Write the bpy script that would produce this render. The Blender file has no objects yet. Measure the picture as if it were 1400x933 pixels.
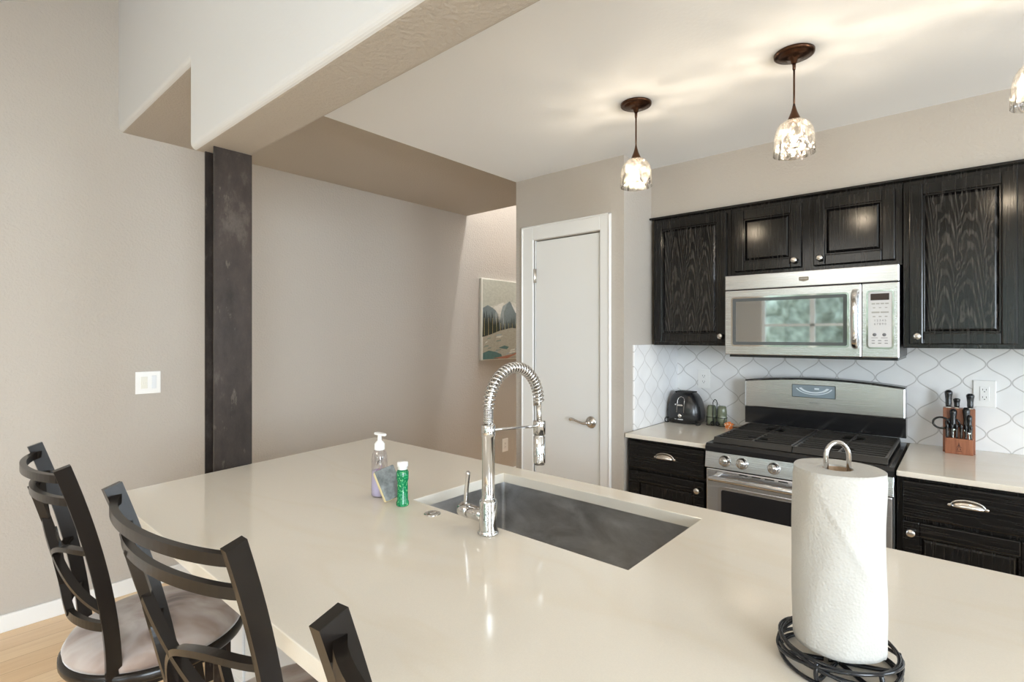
import bpy, bmesh, math, random
from mathutils import Vector, Matrix
random.seed(7)
PI = math.pi
S = bpy.context.scene
COL = S.collection

# ------------------------------------------------------------------ camera
cd = bpy.data.cameras.new('camera'); cam = bpy.data.objects.new('camera', cd); COL.objects.link(cam)
cd.sensor_width = 36; cd.lens = 36 * 712 / 1400; cd.shift_y = -6.5 / 1400; cd.clip_start = 0.02
cam.location = (0, 0, 1.455); cam.rotation_euler = (PI / 2, 0, math.radians(40.96))
S.camera = cam

# ------------------------------------------------------------------ world, lights, exposure
S.view_settings.view_transform = 'Standard'; S.view_settings.look = 'None'
S.view_settings.exposure = 0.95; S.view_settings.gamma = 1; S.view_settings.use_curve_mapping = False
S.cycles.transparent_max_bounces = 16; S.cycles.max_bounces = 10; S.cycles.diffuse_bounces = 6
S.cycles.sample_clamp_indirect = 6
S.cycles.caustics_reflective = False; S.cycles.caustics_refractive = False
w = bpy.data.worlds.new('sky'); S.world = w; w.use_nodes = True
wn = w.node_tree.nodes['Background']; wn.inputs[0].default_value = (0.72, 0.86, 1.0, 1); wn.inputs[1].default_value = 3.2

def area(name, loc, rot, sx, sy, power, col=(1, 1, 1)):
    l = bpy.data.lights.new(name, 'AREA'); l.shape = 'RECTANGLE'; l.size = sx; l.size_y = sy
    l.energy = power; l.color = col
    o = bpy.data.objects.new(name, l); COL.objects.link(o); o.location = loc; o.rotation_euler = rot
    return o
def point(name, loc, power, r, col=(1, 1, 1)):
    l = bpy.data.lights.new(name, 'POINT'); l.energy = power; l.shadow_soft_size = r; l.color = col
    o = bpy.data.objects.new(name, l); COL.objects.link(o); o.location = loc
    return o
# daylight through the patio doors behind the camera and the window in the right wall
area('daylight_patio', (0.9, -4.32, 1.25), (PI / 2, 0, PI), 2.6, 2.2, 190, (0.80, 0.905, 1.0))
area('daylight_side', (3.42, -1.6, 1.5), (PI / 2, 0, PI / 2), 2.2, 1.5, 130, (0.80, 0.905, 1.0))
area('kitchen_fill', (3.42, 1.9, 1.55), (PI / 2, 0, PI / 2), 1.6, 1.2, 26, (0.82, 0.92, 1.0))  # fill light added to lift the kitchen ambient
# stair window light above the hall
point('stair_light', (-2.95, 3.80, 4.45), 120, 0.04, (0.95, 0.96, 0.96))
# added fill light over the living room, no fixture there
area('living_fill', (-1.2, -1.6, 2.42), (0, 0, 0), 1.0, 1.0, 18, (1.0, 0.97, 0.92))

# ------------------------------------------------------------------ materials
def new_mat(name):
    m = bpy.data.materials.new(name); m.use_nodes = True
    nt = m.node_tree; return m, nt, nt.nodes['Principled BSDF']
def sv(b, **k):
    for a, v in k.items():
        b.inputs[a.replace('_', ' ')].default_value = v
class N:
    """tiny node helper"""
    def __init__(s, nt): s.nt = nt
    def n(s, t, **p):
        x = s.nt.nodes.new(t)
        for k, v in p.items(): setattr(x, k, v)
        return x
    def l(s, a, b): s.nt.links.new(a, b)
    def m(s, op, a, b=None, c=None):
        x = s.nt.nodes.new('ShaderNodeMath'); x.operation = op
        for i, v in enumerate((a, b, c)):
            if v is None: continue
            if isinstance(v, (int, float)): x.inputs[i].default_value = v
            else: s.l(v, x.inputs[i])
        return x.outputs[0]
    def coord(s, scale=(1, 1, 1), kind='Object', rot=(0, 0, 0)):
        t = s.n('ShaderNodeTexCoord'); mp = s.n('ShaderNodeMapping')
        mp.inputs['Scale'].default_value = scale; mp.inputs['Rotation'].default_value = rot
        s.l(t.outputs[kind], mp.inputs[0]); return mp.outputs[0]
    def noise(s, vec, sc, det=2, rough=0.5, dist=0.0):
        x = s.n('ShaderNodeTexNoise'); s.l(vec, x.inputs['Vector'])
        x.inputs['Scale'].default_value = sc; x.inputs['Detail'].default_value = det
        x.inputs['Roughness'].default_value = rough; x.inputs['Distortion'].default_value = dist
        return x.outputs['Fac']
    def ramp(s, fac, stops, interp='LINEAR'):
        x = s.n('ShaderNodeValToRGB'); x.color_ramp.interpolation = interp
        e = x.color_ramp.elements
        while len(e) < len(stops): e.new(0.5)
        for i, (p, c) in enumerate(stops):
            e[i].position = p; e[i].color = (c[0], c[1], c[2], 1) if not isinstance(c, (int, float)) else (c, c, c, 1)
        s.l(fac, x.inputs[0]); return x.outputs[0]
    def mix(s, fac, a, b):
        x = s.n('ShaderNodeMix', data_type='RGBA')
        for i, v in ((0, fac), (6, a), (7, b)):
            if isinstance(v, (int, float)): x.inputs[i].default_value = v
            elif isinstance(v, tuple): x.inputs[i].default_value = (*v[:3], 1)
            else: s.l(v, x.inputs[i])
        return x.outputs[2]
    def bump(s, h, b, strength=0.3, dist=0.002):
        x = s.n('ShaderNodeBump'); x.inputs['Strength'].default_value = strength
        x.inputs['Distance'].default_value = dist; s.l(h, x.inputs['Height']); s.l(x.outputs[0], b.inputs['Normal'])
def plain(name, col, rough=0.5, metal=0.0, **k):
    m, nt, b = new_mat(name); sv(b, Base_Color=(*col, 1), Roughness=rough, Metallic=metal, **k); return m
M = {}
def wallpaint(name, col, amp=0.6, vary=0.03):
    m, nt, b = new_mat(name); h = N(nt); sv(b, Roughness=0.75, Specular_IOR_Level=0.25)
    v = h.coord()
    h.bump(h.noise(v, 75, 3, 0.55), b, amp, 0.005)
    f = h.noise(v, 1.3, 2)
    h.l(h.mix(f, tuple(c * (1 - vary) for c in col), tuple(min(1, c * (1 + vary)) for c in col)), b.inputs['Base Color'])
    return m
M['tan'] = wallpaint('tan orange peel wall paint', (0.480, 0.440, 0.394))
M['white_wall'] = wallpaint('white matte finish', (0.66, 0.67, 0.685), 0.12)
M['ceiling'] = wallpaint('white ceiling paint', (0.81, 0.835, 0.865), 0.12)
M['trim'] = plain('white gloss trim paint', (0.80, 0.80, 0.79), 0.35)
M['door'] = plain('white door paint', (0.78, 0.78, 0.77), 0.4)
M['plastic_w'] = plain('white plastic', (0.86, 0.86, 0.85), 0.3)
M['slot'] = plain('dark slot', (0.05, 0.05, 0.05), 0.6)
M['chrome'] = plain('polished chrome', (0.64, 0.63, 0.62), 0.06, 1.0)
M['nickel'] = plain('satin nickel', (0.62, 0.59, 0.55), 0.26, 1.0)
M['chair_metal'] = plain('black powder coated metal', (0.010, 0.0075, 0.006), 0.24, 0.0, Specular_IOR_Level=0.3)
M['bronze'] = plain('oil rubbed bronze', (0.085, 0.040, 0.022), 0.25, 0.85)
M['black_enamel'] = plain('black enamel', (0.012, 0.012, 0.013), 0.12)
M['black_plastic'] = plain('black plastic', (0.013, 0.013, 0.014), 0.24)
M['cast_iron'] = plain('black cast iron', (0.020, 0.019, 0.018), 0.36)
M['black_gap'] = plain('black shadow gap', (0.01, 0.01, 0.01), 0.8)
M['display'] = plain('dark display glass', (0.035, 0.018, 0.014), 0.15)
M['panel_grey'] = plain('pale keypad', (0.62, 0.62, 0.63), 0.35)
M['ink'] = plain('grey print', (0.16, 0.16, 0.17), 0.5)
M['badge'] = plain('bronze grey badge', (0.25, 0.22, 0.18), 0.35, 0.6)
M['silver_print'] = plain('silver print', (0.6, 0.6, 0.6), 0.4)
M['green_glaze'] = plain('sage green glazed ceramic', (0.15, 0.17, 0.115), 0.2)
M['wire'] = plain('black wire', (0.008, 0.009, 0.012), 0.15)
M['knife_block'] = None
M['sponge_y'] = plain('pale yellow sponge', (0.80, 0.70, 0.42), 0.9)
M['canvas_edge'] = plain('canvas edge', (0.70, 0.69, 0.63), 0.8)

def steel(name, col, rough, axis, streak=900):
    m, nt, b = new_mat(name); h = N(nt); sv(b, Metallic=1.0)
    sc = {'x': (3, streak, streak), 'z': (streak, streak, 3)}[axis]
    f = h.noise(h.coord(sc), 1, 2)
    h.l(h.ramp(f, [(0.3, rough * 0.8), (0.7, rough * 1.3)]), b.inputs['Roughness'])
    h.l(h.mix(f, tuple(c * .96 for c in col), col), b.inputs['Base Color'])
    h.bump(f, b, 0.012, 0.001)
    return m
M['steel'] = steel('brushed stainless steel', (0.68, 0.70, 0.73), 0.22, 'x', 800)
def sinkm():
    m, nt, b = new_mat('worn satin sink steel'); h = N(nt); sv(b, Metallic=1.0)
    f = h.noise(h.coord((3, 3, 6)), 1.6, 5, 0.65, 0.5)
    h.l(h.ramp(f, [(0.3, 0.30), (0.7, 0.50)]), b.inputs['Roughness'])
    h.l(h.ramp(f, [(0.3, (0.36, 0.35, 0.34)), (0.7, (0.66, 0.66, 0.66))]), b.inputs['Base Color'])
    h.bump(h.noise(h.coord((3, 3, 300)), 1, 2), b, .05, .001); return m
M['sink_steel'] = sinkm()

def raw_steel():
    m, nt, b = new_mat('raw mill scale steel'); h = N(nt); sv(b, Metallic=0.55, Roughness=0.45)
    v = h.coord((1, 1, 0.5)); f = h.noise(v, 9, 6, 0.7); g = h.noise(h.coord((1, 1, 0.35)), 30, 4, 0.7)
    c = h.ramp(f, [(0.30, (0.022, 0.017, 0.014)), (0.55, (0.048, 0.036, 0.030)), (0.72, (0.10, 0.083, 0.070))])
    c2 = h.mix(h.ramp(g, [(0.62, 0.0), (0.74, 0.35)]), c, (0.26, 0.22, 0.18))
    h.l(c2, b.inputs['Base Color']); h.bump(g, b, 0.15, 0.001); return m
M['raw_steel'] = raw_steel()

def quartz(name, col, rough=0.11, vein_reflection=(0.66, 0.55, 0.38)):
    m, nt, b = new_mat(name); h = N(nt); sv(b, Roughness=rough)
    v = h.coord((0.55, 1.7, 1), rot=(0, 0, 0.25)); f = h.noise(v, 1.5, 3, 0.45, 0.7)
    d = h.m('ABSOLUTE', h.m('SUBTRACT', f, 0.5))
    k = h.ramp(d, [(0.0, 0.13), (0.03, 0.0)])
    s = h.noise(h.coord(), 380, 2)
    base = h.mix(h.ramp(s, [(0.35, 0.0), (0.7, 1.0)]), tuple(c * 0.965 for c in col), col)
    h.l(h.mix(k, base, vein_reflection), b.inputs['Base Color']); return m  # tan streaks: part quartz veins, part soft reflections put into the colour
M['quartz'] = quartz('warm white quartz', (0.75, 0.70, 0.615), 0.1)

def oak(name, grain='v', cath=0.0):
    """black stained oak: fine streaks and cathedral arches of paler grain"""
    m, nt, b = new_mat(name); h = N(nt)
    t = h.n('ShaderNodeTexCoord'); sp = h.n('ShaderNodeSeparateXYZ'); h.l(t.outputs['Object'], sp.inputs[0])
    x, y, z = sp.outputs
    if grain == 'h': x, z = z, x
    sc = (150, 20, 5) if grain == 'v' else (5, 20, 150)
    streak = h.noise(h.coord(sc), 1, 3, 0.6)
    fine = h.ramp(streak, [(0.46, 0.0), (0.68, 1.0)])
    wob = h.noise(h.coord((9, 1, 2.6) if grain == 'v' else (2.6, 1, 9)), 1.0, 4, 0.6)
    arch = h.m('POWER', h.m('ABSOLUTE', h.m('SINE', h.m('MULTIPLY', h.m('ADD', x, h.m('MULTIPLY', wob, 0.07)), PI / 0.085))), 0.8)
    f = h.m('ADD', h.m('MULTIPLY', z, -9.0), h.m('MULTIPLY', h.m('MULTIPLY', arch, h.noise(h.coord((5, 1, .7)), 1.0, 1)), 5.5))
    f = h.m('ADD', f, h.m('MULTIPLY', wob, 5.0))
    fr = h.m('ABSOLUTE', h.m('SUBTRACT', h.m('FRACT', h.m('MULTIPLY', f, 1.1)), 0.5))
    lines = h.ramp(fr, [(0.22, 0.0), (0.40, 1.0)])
    mask = h.m('MULTIPLY', lines, cath)
    fac = h.m('MAXIMUM', h.m('MULTIPLY', fine, 0.22), h.m('MULTIPLY', mask, h.m('ADD', h.m('MULTIPLY', fine, 0.7), 0.22)))
    h.l(h.mix(fac, (0.004, 0.0038, 0.0038), (0.075, 0.067, 0.060)), b.inputs['Base Color'])
    h.l(h.ramp(fac, [(0.0, 0.17), (1.0, 0.27)]), b.inputs['Roughness'])
    h.bump(streak, b, 0.13, 0.0010); sv(b, Specular_IOR_Level=0.40)
    return m
M['oak_v'] = oak('black oak, upright grain', 'v', 0.0)
M['oak_h'] = oak('black oak, level grain', 'h', 0.0)
M['oak_cath'] = oak('black oak, cathedral grain', 'v', 1.0)

def tile(axis):
    m, nt, b = new_mat('arabesque tile ' + axis); h = N(nt)
    t = h.n('ShaderNodeTexCoord'); sp = h.n('ShaderNodeSeparateXYZ'); h.l(t.outputs['Object'], sp.inputs[0])
    x = sp.outputs[0 if axis == 'x' else 1]; z = sp.outputs[2]
    W, s = 0.174, 0.083
    u = h.m('MULTIPLY', h.m('ADD', x, 0.0505), 2 / W)
    ph = h.m('MULTIPLY', h.m('SUBTRACT', z, 1.238), PI / s)
    p = h.m('MULTIPLY', h.m('COSINE', ph), 0.475)
    slope = h.m('MULTIPLY', h.m('SINE', ph), 0.475 * (W / 2) * PI / s)
    corr = h.m('SQRT', h.m('ADD', h.m('MULTIPLY', slope, slope), 1.0))
    def near(a):
        q = h.m('FLOORED_MODULO', h.m('ADD', a, 1.0), 2.0)
        return h.m('ABSOLUTE', h.m('SUBTRACT', q, 1.0))
    d1 = near(h.m('SUBTRACT', u, p)); d2 = near(h.m('SUBTRACT', h.m('ADD', u, p), 1.0))
    d = h.m('DIVIDE', h.m('MULTIPLY', h.m('MINIMUM', d1, d2), W / 2), corr)
    line = h.ramp(d, [(0.0, 1.0), (0.0011, 1.0), (0.0023, 0.0)])
    var = h.noise(h.coord(), 7, 2)
    base = h.ramp(var, [(0.3, (0.80, 0.80, 0.81)), (0.7, (0.88, 0.88, 0.88))])
    h.l(h.mix(line, base, (0.45, 0.44, 0.43)), b.inputs['Base Color'])
    h.l(h.ramp(line, [(0, 0.16), (1, 0.8)]), b.inputs['Roughness'])
    x2 = h.m('ADD', h.m('MULTIPLY', line, -1.0), h.m('MULTIPLY', h.noise(h.coord(), 18, 2), 0.7))
    h.bump(x2, b, 0.35, 0.002); return m
M['tile_x'] = tile('x'); M['tile_y'] = tile('y')

def planks():
    m, nt, b = new_mat('light oak planks'); h = N(nt); sv(b, Roughness=0.32)
    br = h.n('ShaderNodeTexBrick'); h.l(h.coord(rot=(0, 0, PI / 2)), br.inputs['Vector'])
    br.inputs['Scale'].default_value = 1; br.inputs['Brick Width'].default_value = 1.3; br.inputs['Row Height'].default_value = 0.12
    br.inputs['Mortar Size'].default_value = 0.0012
    br.inputs['Color1'].default_value = (0.74, 0.53, 0.32, 1); br.inputs['Color2'].default_value = (0.82, 0.63, 0.41, 1)
    br.inputs['Mortar'].default_value = (0.36, 0.2, 0.09, 1)
    g = h.noise(h.coord((26, 1.6, 1)), 1.5, 4, 0.6, 0.6)
    h.l(h.mix(h.ramp(g, [(0.35, 0.0), (0.75, 0.45)]), br.outputs[0], (0.60, 0.38, 0.2)), b.inputs['Base Color']); return m
M['planks'] = planks()

def suede():
    m, nt, b = new_mat('taupe microsuede'); h = N(nt); sv(b, Roughness=0.95, Sheen_Weight=0.5, Sheen_Roughness=0.4)
    v = h.coord(); f = h.noise(v, 7, 3, 0.55, 0.8); g = h.noise(v, 260, 2)
    c = h.ramp(f, [(0.30, (0.10, 0.06, 0.045)), (0.42, (0.25, 0.19, 0.16)), (0.52, (0.33, 0.28, 0.255)), (0.66, (0.42, 0.38, 0.36))])
    h.l(c, b.inputs['Base Color']); h.bump(g, b, 0.3, 0.001); return m
M['suede'] = suede()

def paper():
    m, nt, b = new_mat('paper towel'); h = N(nt); sv(b, Base_Color=(0.47, 0.455, 0.425, 1), Roughness=0.95, Subsurface_Weight=0.0)
    vo = h.n('ShaderNodeTexVoronoi'); h.l(h.coord((1, 1, 1)), vo.inputs['Vector']); vo.inputs['Scale'].default_value = 230
    f = h.m('ADD', vo.outputs[0], h.m('MULTIPLY', h.noise(h.coord(), 22, 2), 2.0))
    h.bump(f, b, 0.45, 0.0016); return m
M['paper'] = paper()
M['cardboard'] = plain('brown cardboard', (0.36, 0.25, 0.16), 0.85)

def cherry():
    m, nt, b = new_mat('cherry wood'); h = N(nt); sv(b, Roughness=0.38)
    f = h.noise(h.coord((30, 30, 3)), 2, 4, 0.6)
    h.l(h.ramp(f, [(0.3, (0.20, 0.065, 0.03)), (0.7, (0.36, 0.14, 0.07))]), b.inputs['Base Color']); return m
M['cherry'] = cherry()

def clear(name, tint=(0.97, 0.97, 0.96), gloss=0.12, mottled=False, frost=0.0):
    """thin clear glass: lets light through, reflects a little"""
    m = bpy.data.materials.new(name); m.use_nodes = True; nt = m.node_tree; nt.nodes.clear(); h = N(nt)
    out = h.n('ShaderNodeOutputMaterial'); tr = h.n('ShaderNodeBsdfTransparent'); gl = h.n('ShaderNodeBsdfGlossy')
    gl.inputs['Roughness'].default_value = 0.06; tr.inputs[0].default_value = (*tint, 1)
    mx = h.n('ShaderNodeMixShader')
    lw = h.n('ShaderNodeLayerWeight'); lw.inputs[0].default_value = 0.35
    fac = h.m('ADD', h.m('MULTIPLY', lw.outputs['Facing'], 0.45), gloss); h.l(fac, mx.inputs[0])
    if mottled:
        v = h.coord((1, 1, 0.55)); f = h.noise(v, 32, 3, 0.55, 1.6)
        bm_ = h.n('ShaderNodeBump'); bm_.inputs['Strength'].default_value = 0.9; bm_.inputs['Distance'].default_value = 0.01
        h.l(f, bm_.inputs['Height']); h.l(bm_.outputs[0], gl.inputs['Normal'])
        dif = h.n('ShaderNodeBsdfTranslucent'); dif.inputs[0].default_value = (0.95, 0.93, 0.88, 1)
        col = h.ramp(f, [(0.36, (0.35, 0.345, 0.335)), (0.50, (0.80, 0.79, 0.77)), (0.60, (1.0, 1.0, 1.0))])
        h.l(col, tr.inputs[0])
        m2 = h.n('ShaderNodeMixShader'); m2.inputs[0].default_value = frost
        h.l(tr.outputs[0], m2.inputs[1]); h.l(dif.outputs[0], m2.inputs[2])
        h.l(m2.outputs[0], mx.inputs[1])
    else:
        h.l(tr.outputs[0], mx.inputs[1])
    h.l(gl.outputs[0], mx.inputs[2]); h.l(mx.outputs[0], out.inputs[0]); return m
M['pane'] = clear('window glass', (0.98, 0.99, 0.98), 0.03)
M['shade'] = clear('textured clear glass', gloss=0.05, mottled=True, frost=0.02)
M['bulb'] = clear('clear bulb glass', gloss=0.05)
M['bottle'] = clear('clear bottle plastic', (0.93, 0.92, 0.95), 0.08)
m, nt, b = new_mat('glowing filament'); sv(b, Emission_Color=(1, 0.86, 0.62, 1), Emission_Strength=22); M['filament'] = m
M['oven_glass'] = plain('dark oven glass', (0.012, 0.012, 0.014), 0.08)
M['mw_glass'] = plain('mirror dark microwave glass', (0.42, 0.44, 0.45), 0.03, 0.9)
M['lilac'] = plain('lilac liquid soap', (0.60, 0.56, 0.76), 0.25)
def green():
    m, nt, b = new_mat('green glitter'); h = N(nt); sv(b, Roughness=0.15)
    f = h.noise(h.coord(), 170, 2, 0.6)
    h.l(h.ramp(f, [(0.50, (0.0, 0.17, 0.06)), (0.60, (0.02, 0.33, 0.13)), (0.70, (0.30, 0.62, 0.28))]), b.inputs['Base Color']); return m
M['green'] = green()
def scrub():
    m, nt, b = new_mat('grey scouring pad'); h = N(nt); sv(b, Roughness=0.9)
    f = h.noise(h.coord((1, 1, 1)), 40, 3, 0.6)
    h.l(h.ramp(f, [(0.35, (0.13, 0.14, 0.14)), (0.7, (0.27, 0.29, 0.29))]), b.inputs['Base Color']); h.bump(f, b, 0.6, 0.002); return m
M['scrub'] = scrub()
def foliage(name, c1, c2):
    m, nt, b = new_mat(name); h = N(nt); sv(b, Roughness=0.7)
    f = h.noise(h.coord(), 4, 6, 0.75)
    h.l(h.ramp(f, [(0.35, c1), (0.68, c2)]), b.inputs['Base Color']); return m
M['leaf'] = foliage('green foliage', (0.06, 0.08, 0.05), (0.55, 0.60, 0.48))
M['bark'] = plain('bark', (0.10, 0.07, 0.05), 0.9)
M['ground'] = foliage('dry lawn', (0.22, 0.22, 0.13), (0.36, 0.36, 0.24))
def flat(name, c): 
    M[name] = plain(name, c, 0.7); return M[name]

# ------------------------------------------------------------------ mesh builder
class MB:
    def __init__(s): s.v = []; s.f = []; s.mi = []; s.sm = []; s.cur = 0
    def add(s, vs, fs, smooth=False, T=None):
        o = len(s.v)
        for p in vs:
            p = Vector(p)
            if T is not None: p = T @ p
            s.v.append(p)
        for f in fs:
            s.f.append([o + i for i in f]); s.mi.append(s.cur); s.sm.append(smooth)
        return s
    def box(s, x0, x1, y0, y1, z0, z1, bev=0.0, seg=2, T=None):
        if bev <= 0:
            v = [(x, y, z) for x in (x0, x1) for y in (y0, y1) for z in (z0, z1)]
            return s.add(v, [(0, 1, 3, 2), (4, 6, 7, 5), (0, 4, 5, 1), (2, 3, 7, 6), (0, 2, 6, 4), (1, 5, 7, 3)], T=T)
        bm = bmesh.new(); bmesh.ops.create_cube(bm, size=1)
        for q in bm.verts:
            q.co = Vector(((x0 + x1) / 2 + q.co.x * (x1 - x0), (y0 + y1) / 2 + q.co.y * (y1 - y0), (z0 + z1) / 2 + q.co.z * (z1 - z0)))
        b_ = min(bev, abs(x1 - x0) * .49, abs(y1 - y0) * .49, abs(z1 - z0) * .49)
        bmesh.ops.bevel(bm, geom=bm.edges[:], offset=b_, segments=seg, affect='EDGES', profile=0.5)
        return s.bm(bm, T=T)
    def bm(s, bm, smooth=False, T=None):
        bm.verts.index_update()
        s.add([q.co.copy() for q in bm.verts], [[q.index for q in f.verts] for f in bm.faces], smooth, T)
        bm.free(); return s
    def lathe(s, prof, c=(0, 0, 0), seg=32, T=None, smooth=True, cap=True):
        """prof: (r, z) pairs turned about z through c"""
        vs = []; fs = []
        for r, z in prof:
            for k in range(seg):
                a = 2 * PI * k / seg; vs.append((c[0] + r * math.cos(a), c[1] + r * math.sin(a), c[2] + z))
        n = len(prof)
        for i in range(n - 1):
            for k in range(seg):
                k2 = (k + 1) % seg; fs.append((i * seg + k, i * seg + k2, (i + 1) * seg + k2, (i + 1) * seg + k))
        if cap:
            if prof[0][0] > 1e-6: fs.append(tuple(range(seg))[::-1])
            if prof[-1][0] > 1e-6: fs.append(tuple((n - 1) * seg + k for k in range(seg)))
        return s.add(vs, fs, smooth, T)
    def cyl(s, a, b, r, r2=None, seg=20, smooth=True):
        a = Vector(a); b = Vector(b); d = b - a; L = d.length
        T = Matrix.Translation(a) @ d.to_track_quat('Z', 'Y').to_matrix().to_4x4()
        r2 = r if r2 is None else r2
        e = min(0.0015, r * 0.25, L * .2)
        return s.lathe([(max(r - e, 1e-5), 0), (r, e), (r2, L - e), (max(r2 - e, 1e-5), L)], seg=seg, T=T, smooth=smooth)
    def sphere(s, c, r, seg=20, rings=12, sc=(1, 1, 1), T=None):
        vs = []; fs = []
        prof = [(math.sin(PI * i / rings), -math.cos(PI * i / rings)) for i in range(rings + 1)]
        for pr, pz in prof:
            for k in range(seg):
                a = 2 * PI * k / seg
                vs.append((c[0] + r * sc[0] * pr * math.cos(a), c[1] + r * sc[1] * pr * math.sin(a), c[2] + r * sc[2] * pz))
        for i in range(rings):
            for k in range(seg):
                k2 = (k + 1) % seg; fs.append((i * seg + k, i * seg + k2, (i + 1) * seg + k2, (i + 1) * seg + k))
        return s.add(vs, fs, True, T)
    def sweep(s, pts, sec, up=(0, 0, 1), closed=False, smooth=True, cap=True, scale=None):
        """sweep section sec [(a,b)] along pts; a along side vector, b along up-ish vector"""
        pts = [Vector(p) for p in pts]; n = len(pts); m = len(sec); vs = []; fs = []
        up = Vector(up); prevb = None
        for i, p in enumerate(pts):
            t = (pts[(i + 1) % n] - pts[i - 1]) if closed else (pts[min(i + 1, n - 1)] - pts[max(i - 1, 0)])
            t.normalize()
            ref = up if prevb is None else prevb
            if prevb is None and abs(t.dot(ref)) > 0.98: ref = Vector((0, 1, 0))
            side = t.cross(ref).normalized(); bb = side.cross(t).normalized()
            if up.length > 0 and up.z != 1.0 or True: prevb = bb
            k = 1 if scale is None else scale[i]
            for a_, b_ in sec: vs.append(p + side * a_ * k + bb * b_ * k)
        R = n if closed else n - 1
        for i in range(R):
            j = (i + 1) % n
            for k in range(m):
                k2 = (k + 1) % m; fs.append((i * m + k, i * m + k2, j * m + k2, j * m + k))
        if cap and not closed:
            fs.append(tuple(range(m))[::-1]); fs.append(tuple((n - 1) * m + k for k in range(m)))
        return s.add(vs, fs, smooth)
    def tube(s, pts, r, seg=10, closed=False, scale=None, up=(0, 0, 1)):
        return s.sweep(pts, [(r * math.cos(2 * PI * k / seg), r * math.sin(2 * PI * k / seg)) for k in range(seg)], up, closed, scale=scale)
    def prism(s, poly, axis, a, b, T=None, bev=0.0, smooth=False):
        """poly 2-D points extruded along axis from a to b. axis x: (y,z), y: (x,z), z: (x,y)"""
        def P(p, q): return {'x': (q, p[0], p[1]), 'y': (p[0], q, p[1]), 'z': (p[0], p[1], q)}[axis]
        n = len(poly)
        if bev <= 0:
            vs = [P(p, a) for p in poly] + [P(p, b) for p in poly]
            fs = [tuple(range(n)), tuple(range(2 * n - 1, n - 1, -1))] + [(i, (i + 1) % n, n + (i + 1) % n, n + i) for i in range(n)]
            return s.add(vs, fs, smooth, T)
        bm = bmesh.new()
        v1 = [bm.verts.new(P(p, a)) for p in poly]; v2 = [bm.verts.new(P(p, b)) for p in poly]
        bm.faces.new(v1); bm.faces.new(v2[::-1])
        for i in range(n): bm.faces.new((v1[i], v1[(i + 1) % n], v2[(i + 1) % n], v2[i]))
        bmesh.ops.recalc_face_normals(bm, faces=bm.faces[:])
        bmesh.ops.bevel(bm, geom=bm.edges[:], offset=bev, segments=2, affect='EDGES', profile=0.5)
        return s.bm(bm, T=T)
    def build(s, name, mats, parent=None, loc=None, world=False, label=None):
        """world=True: vertices are in world coordinates and get moved into the parent's frame"""
        me = bpy.data.meshes.new(name)
        off = Vector((0, 0, 0))
        if world and parent is not None:
            p = parent
            while p is not None: off = off + p.location; p = p.parent
        elif world and loc is not None: off = Vector(loc)
        me.from_pydata([tuple(q - off) for q in s.v], [], s.f)
        if not isinstance(mats, (list, tuple)): mats = [mats]
        for q in mats: me.materials.append(q)
        me.polygons.foreach_set('material_index', s.mi); me.polygons.foreach_set('use_smooth', s.sm)
        bm = bmesh.new(); bm.from_mesh(me); bmesh.ops.recalc_face_normals(bm, faces=bm.faces[:]); bm.to_mesh(me); bm.free()
        o = bpy.data.objects.new(name, me); COL.objects.link(o)
        if parent is not None: o.parent = parent
        if loc is not None: o.location = loc
        if label: o['label'] = label
        return o
def thing(name, label, cat, loc=(0, 0, 0), rz=0.0, group=None):
    o = bpy.data.objects.new(name, None); COL.objects.link(o); o.empty_display_size = 0.05
    o.location = loc; o.rotation_euler = (0, 0, rz); o['label'] = label; o['category'] = cat
    if group: o['group'] = group
    return o
def tag(o, label, cat, group=None):
    o['label'] = label; o['category'] = cat
    if group: o['group'] = group
    return o
def struct(o): o['kind'] = 'structure'; return o
def arc(c, r, a0, a1, n, plane='xz'):
    out = []
    for i in range(n + 1):
        a = a0 + (a1 - a0) * i / n; p = r * math.cos(a); q = r * math.sin(a)
        out.append({'xz': (c[0] + p, c[1], c[2] + q), 'yz': (c[0], c[1] + p, c[2] + q), 'xy': (c[0] + p, c[1] + q, c[2])}[plane])
    return out
def catmull(pts, n=8):
    P = [Vector(p) for p in pts]; out = []
    for i in range(len(P) - 1):
        p0 = P[max(i - 1, 0)]; p1 = P[i]; p2 = P[i + 1]; p3 = P[min(i + 2, len(P) - 1)]
        for k in range(n):
            t = k / n
            out.append(0.5 * ((2 * p1) + (p2 - p0) * t + (2 * p0 - 5 * p1 + 4 * p2 - p3) * t * t + (3 * p1 - p0 - 3 * p2 + p3) * t ** 3))
    out.append(P[-1]); return out
def text_mesh(name, s, size, mat, parent, loc, rot, ext=0.0003, align='CENTER'):
    cu = bpy.data.curves.new(name, 'FONT'); cu.body = s; cu.size = size; cu.extrude = ext; cu.align_x = align; cu.align_y = 'CENTER'
    o = bpy.data.objects.new(name, cu); COL.objects.link(o)
    dg = bpy.context.evaluated_depsgraph_get(); me = bpy.data.meshes.new_from_object(o.evaluated_get(dg))
    bpy.data.objects.remove(o); me.materials.clear(); me.materials.append(mat)
    q = bpy.data.objects.new(name, me); COL.objects.link(q); q.parent = parent; q.location = loc; q.rotation_euler = rot
    return q

# ================================================================== THE ROOM
XL, XS, YP, YW, YSOF = -3.57, -1.45, 2.634, 3.35, 2.975
ZK, ZH, ZB = 2.48, 2.60, 2.23            # kitchen ceiling, hall ceiling, header underside
XR, YB = 3.4, -4.3
struct(MB().box(-3.7, 3.6, -4.5, 6.3, -0.1, 0).build('floor', M['planks']))
struct(MB().box(XL - .12, XL, -4.42, 6.2, 0, 5.0).build('wall_left', M['tan']))
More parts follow.
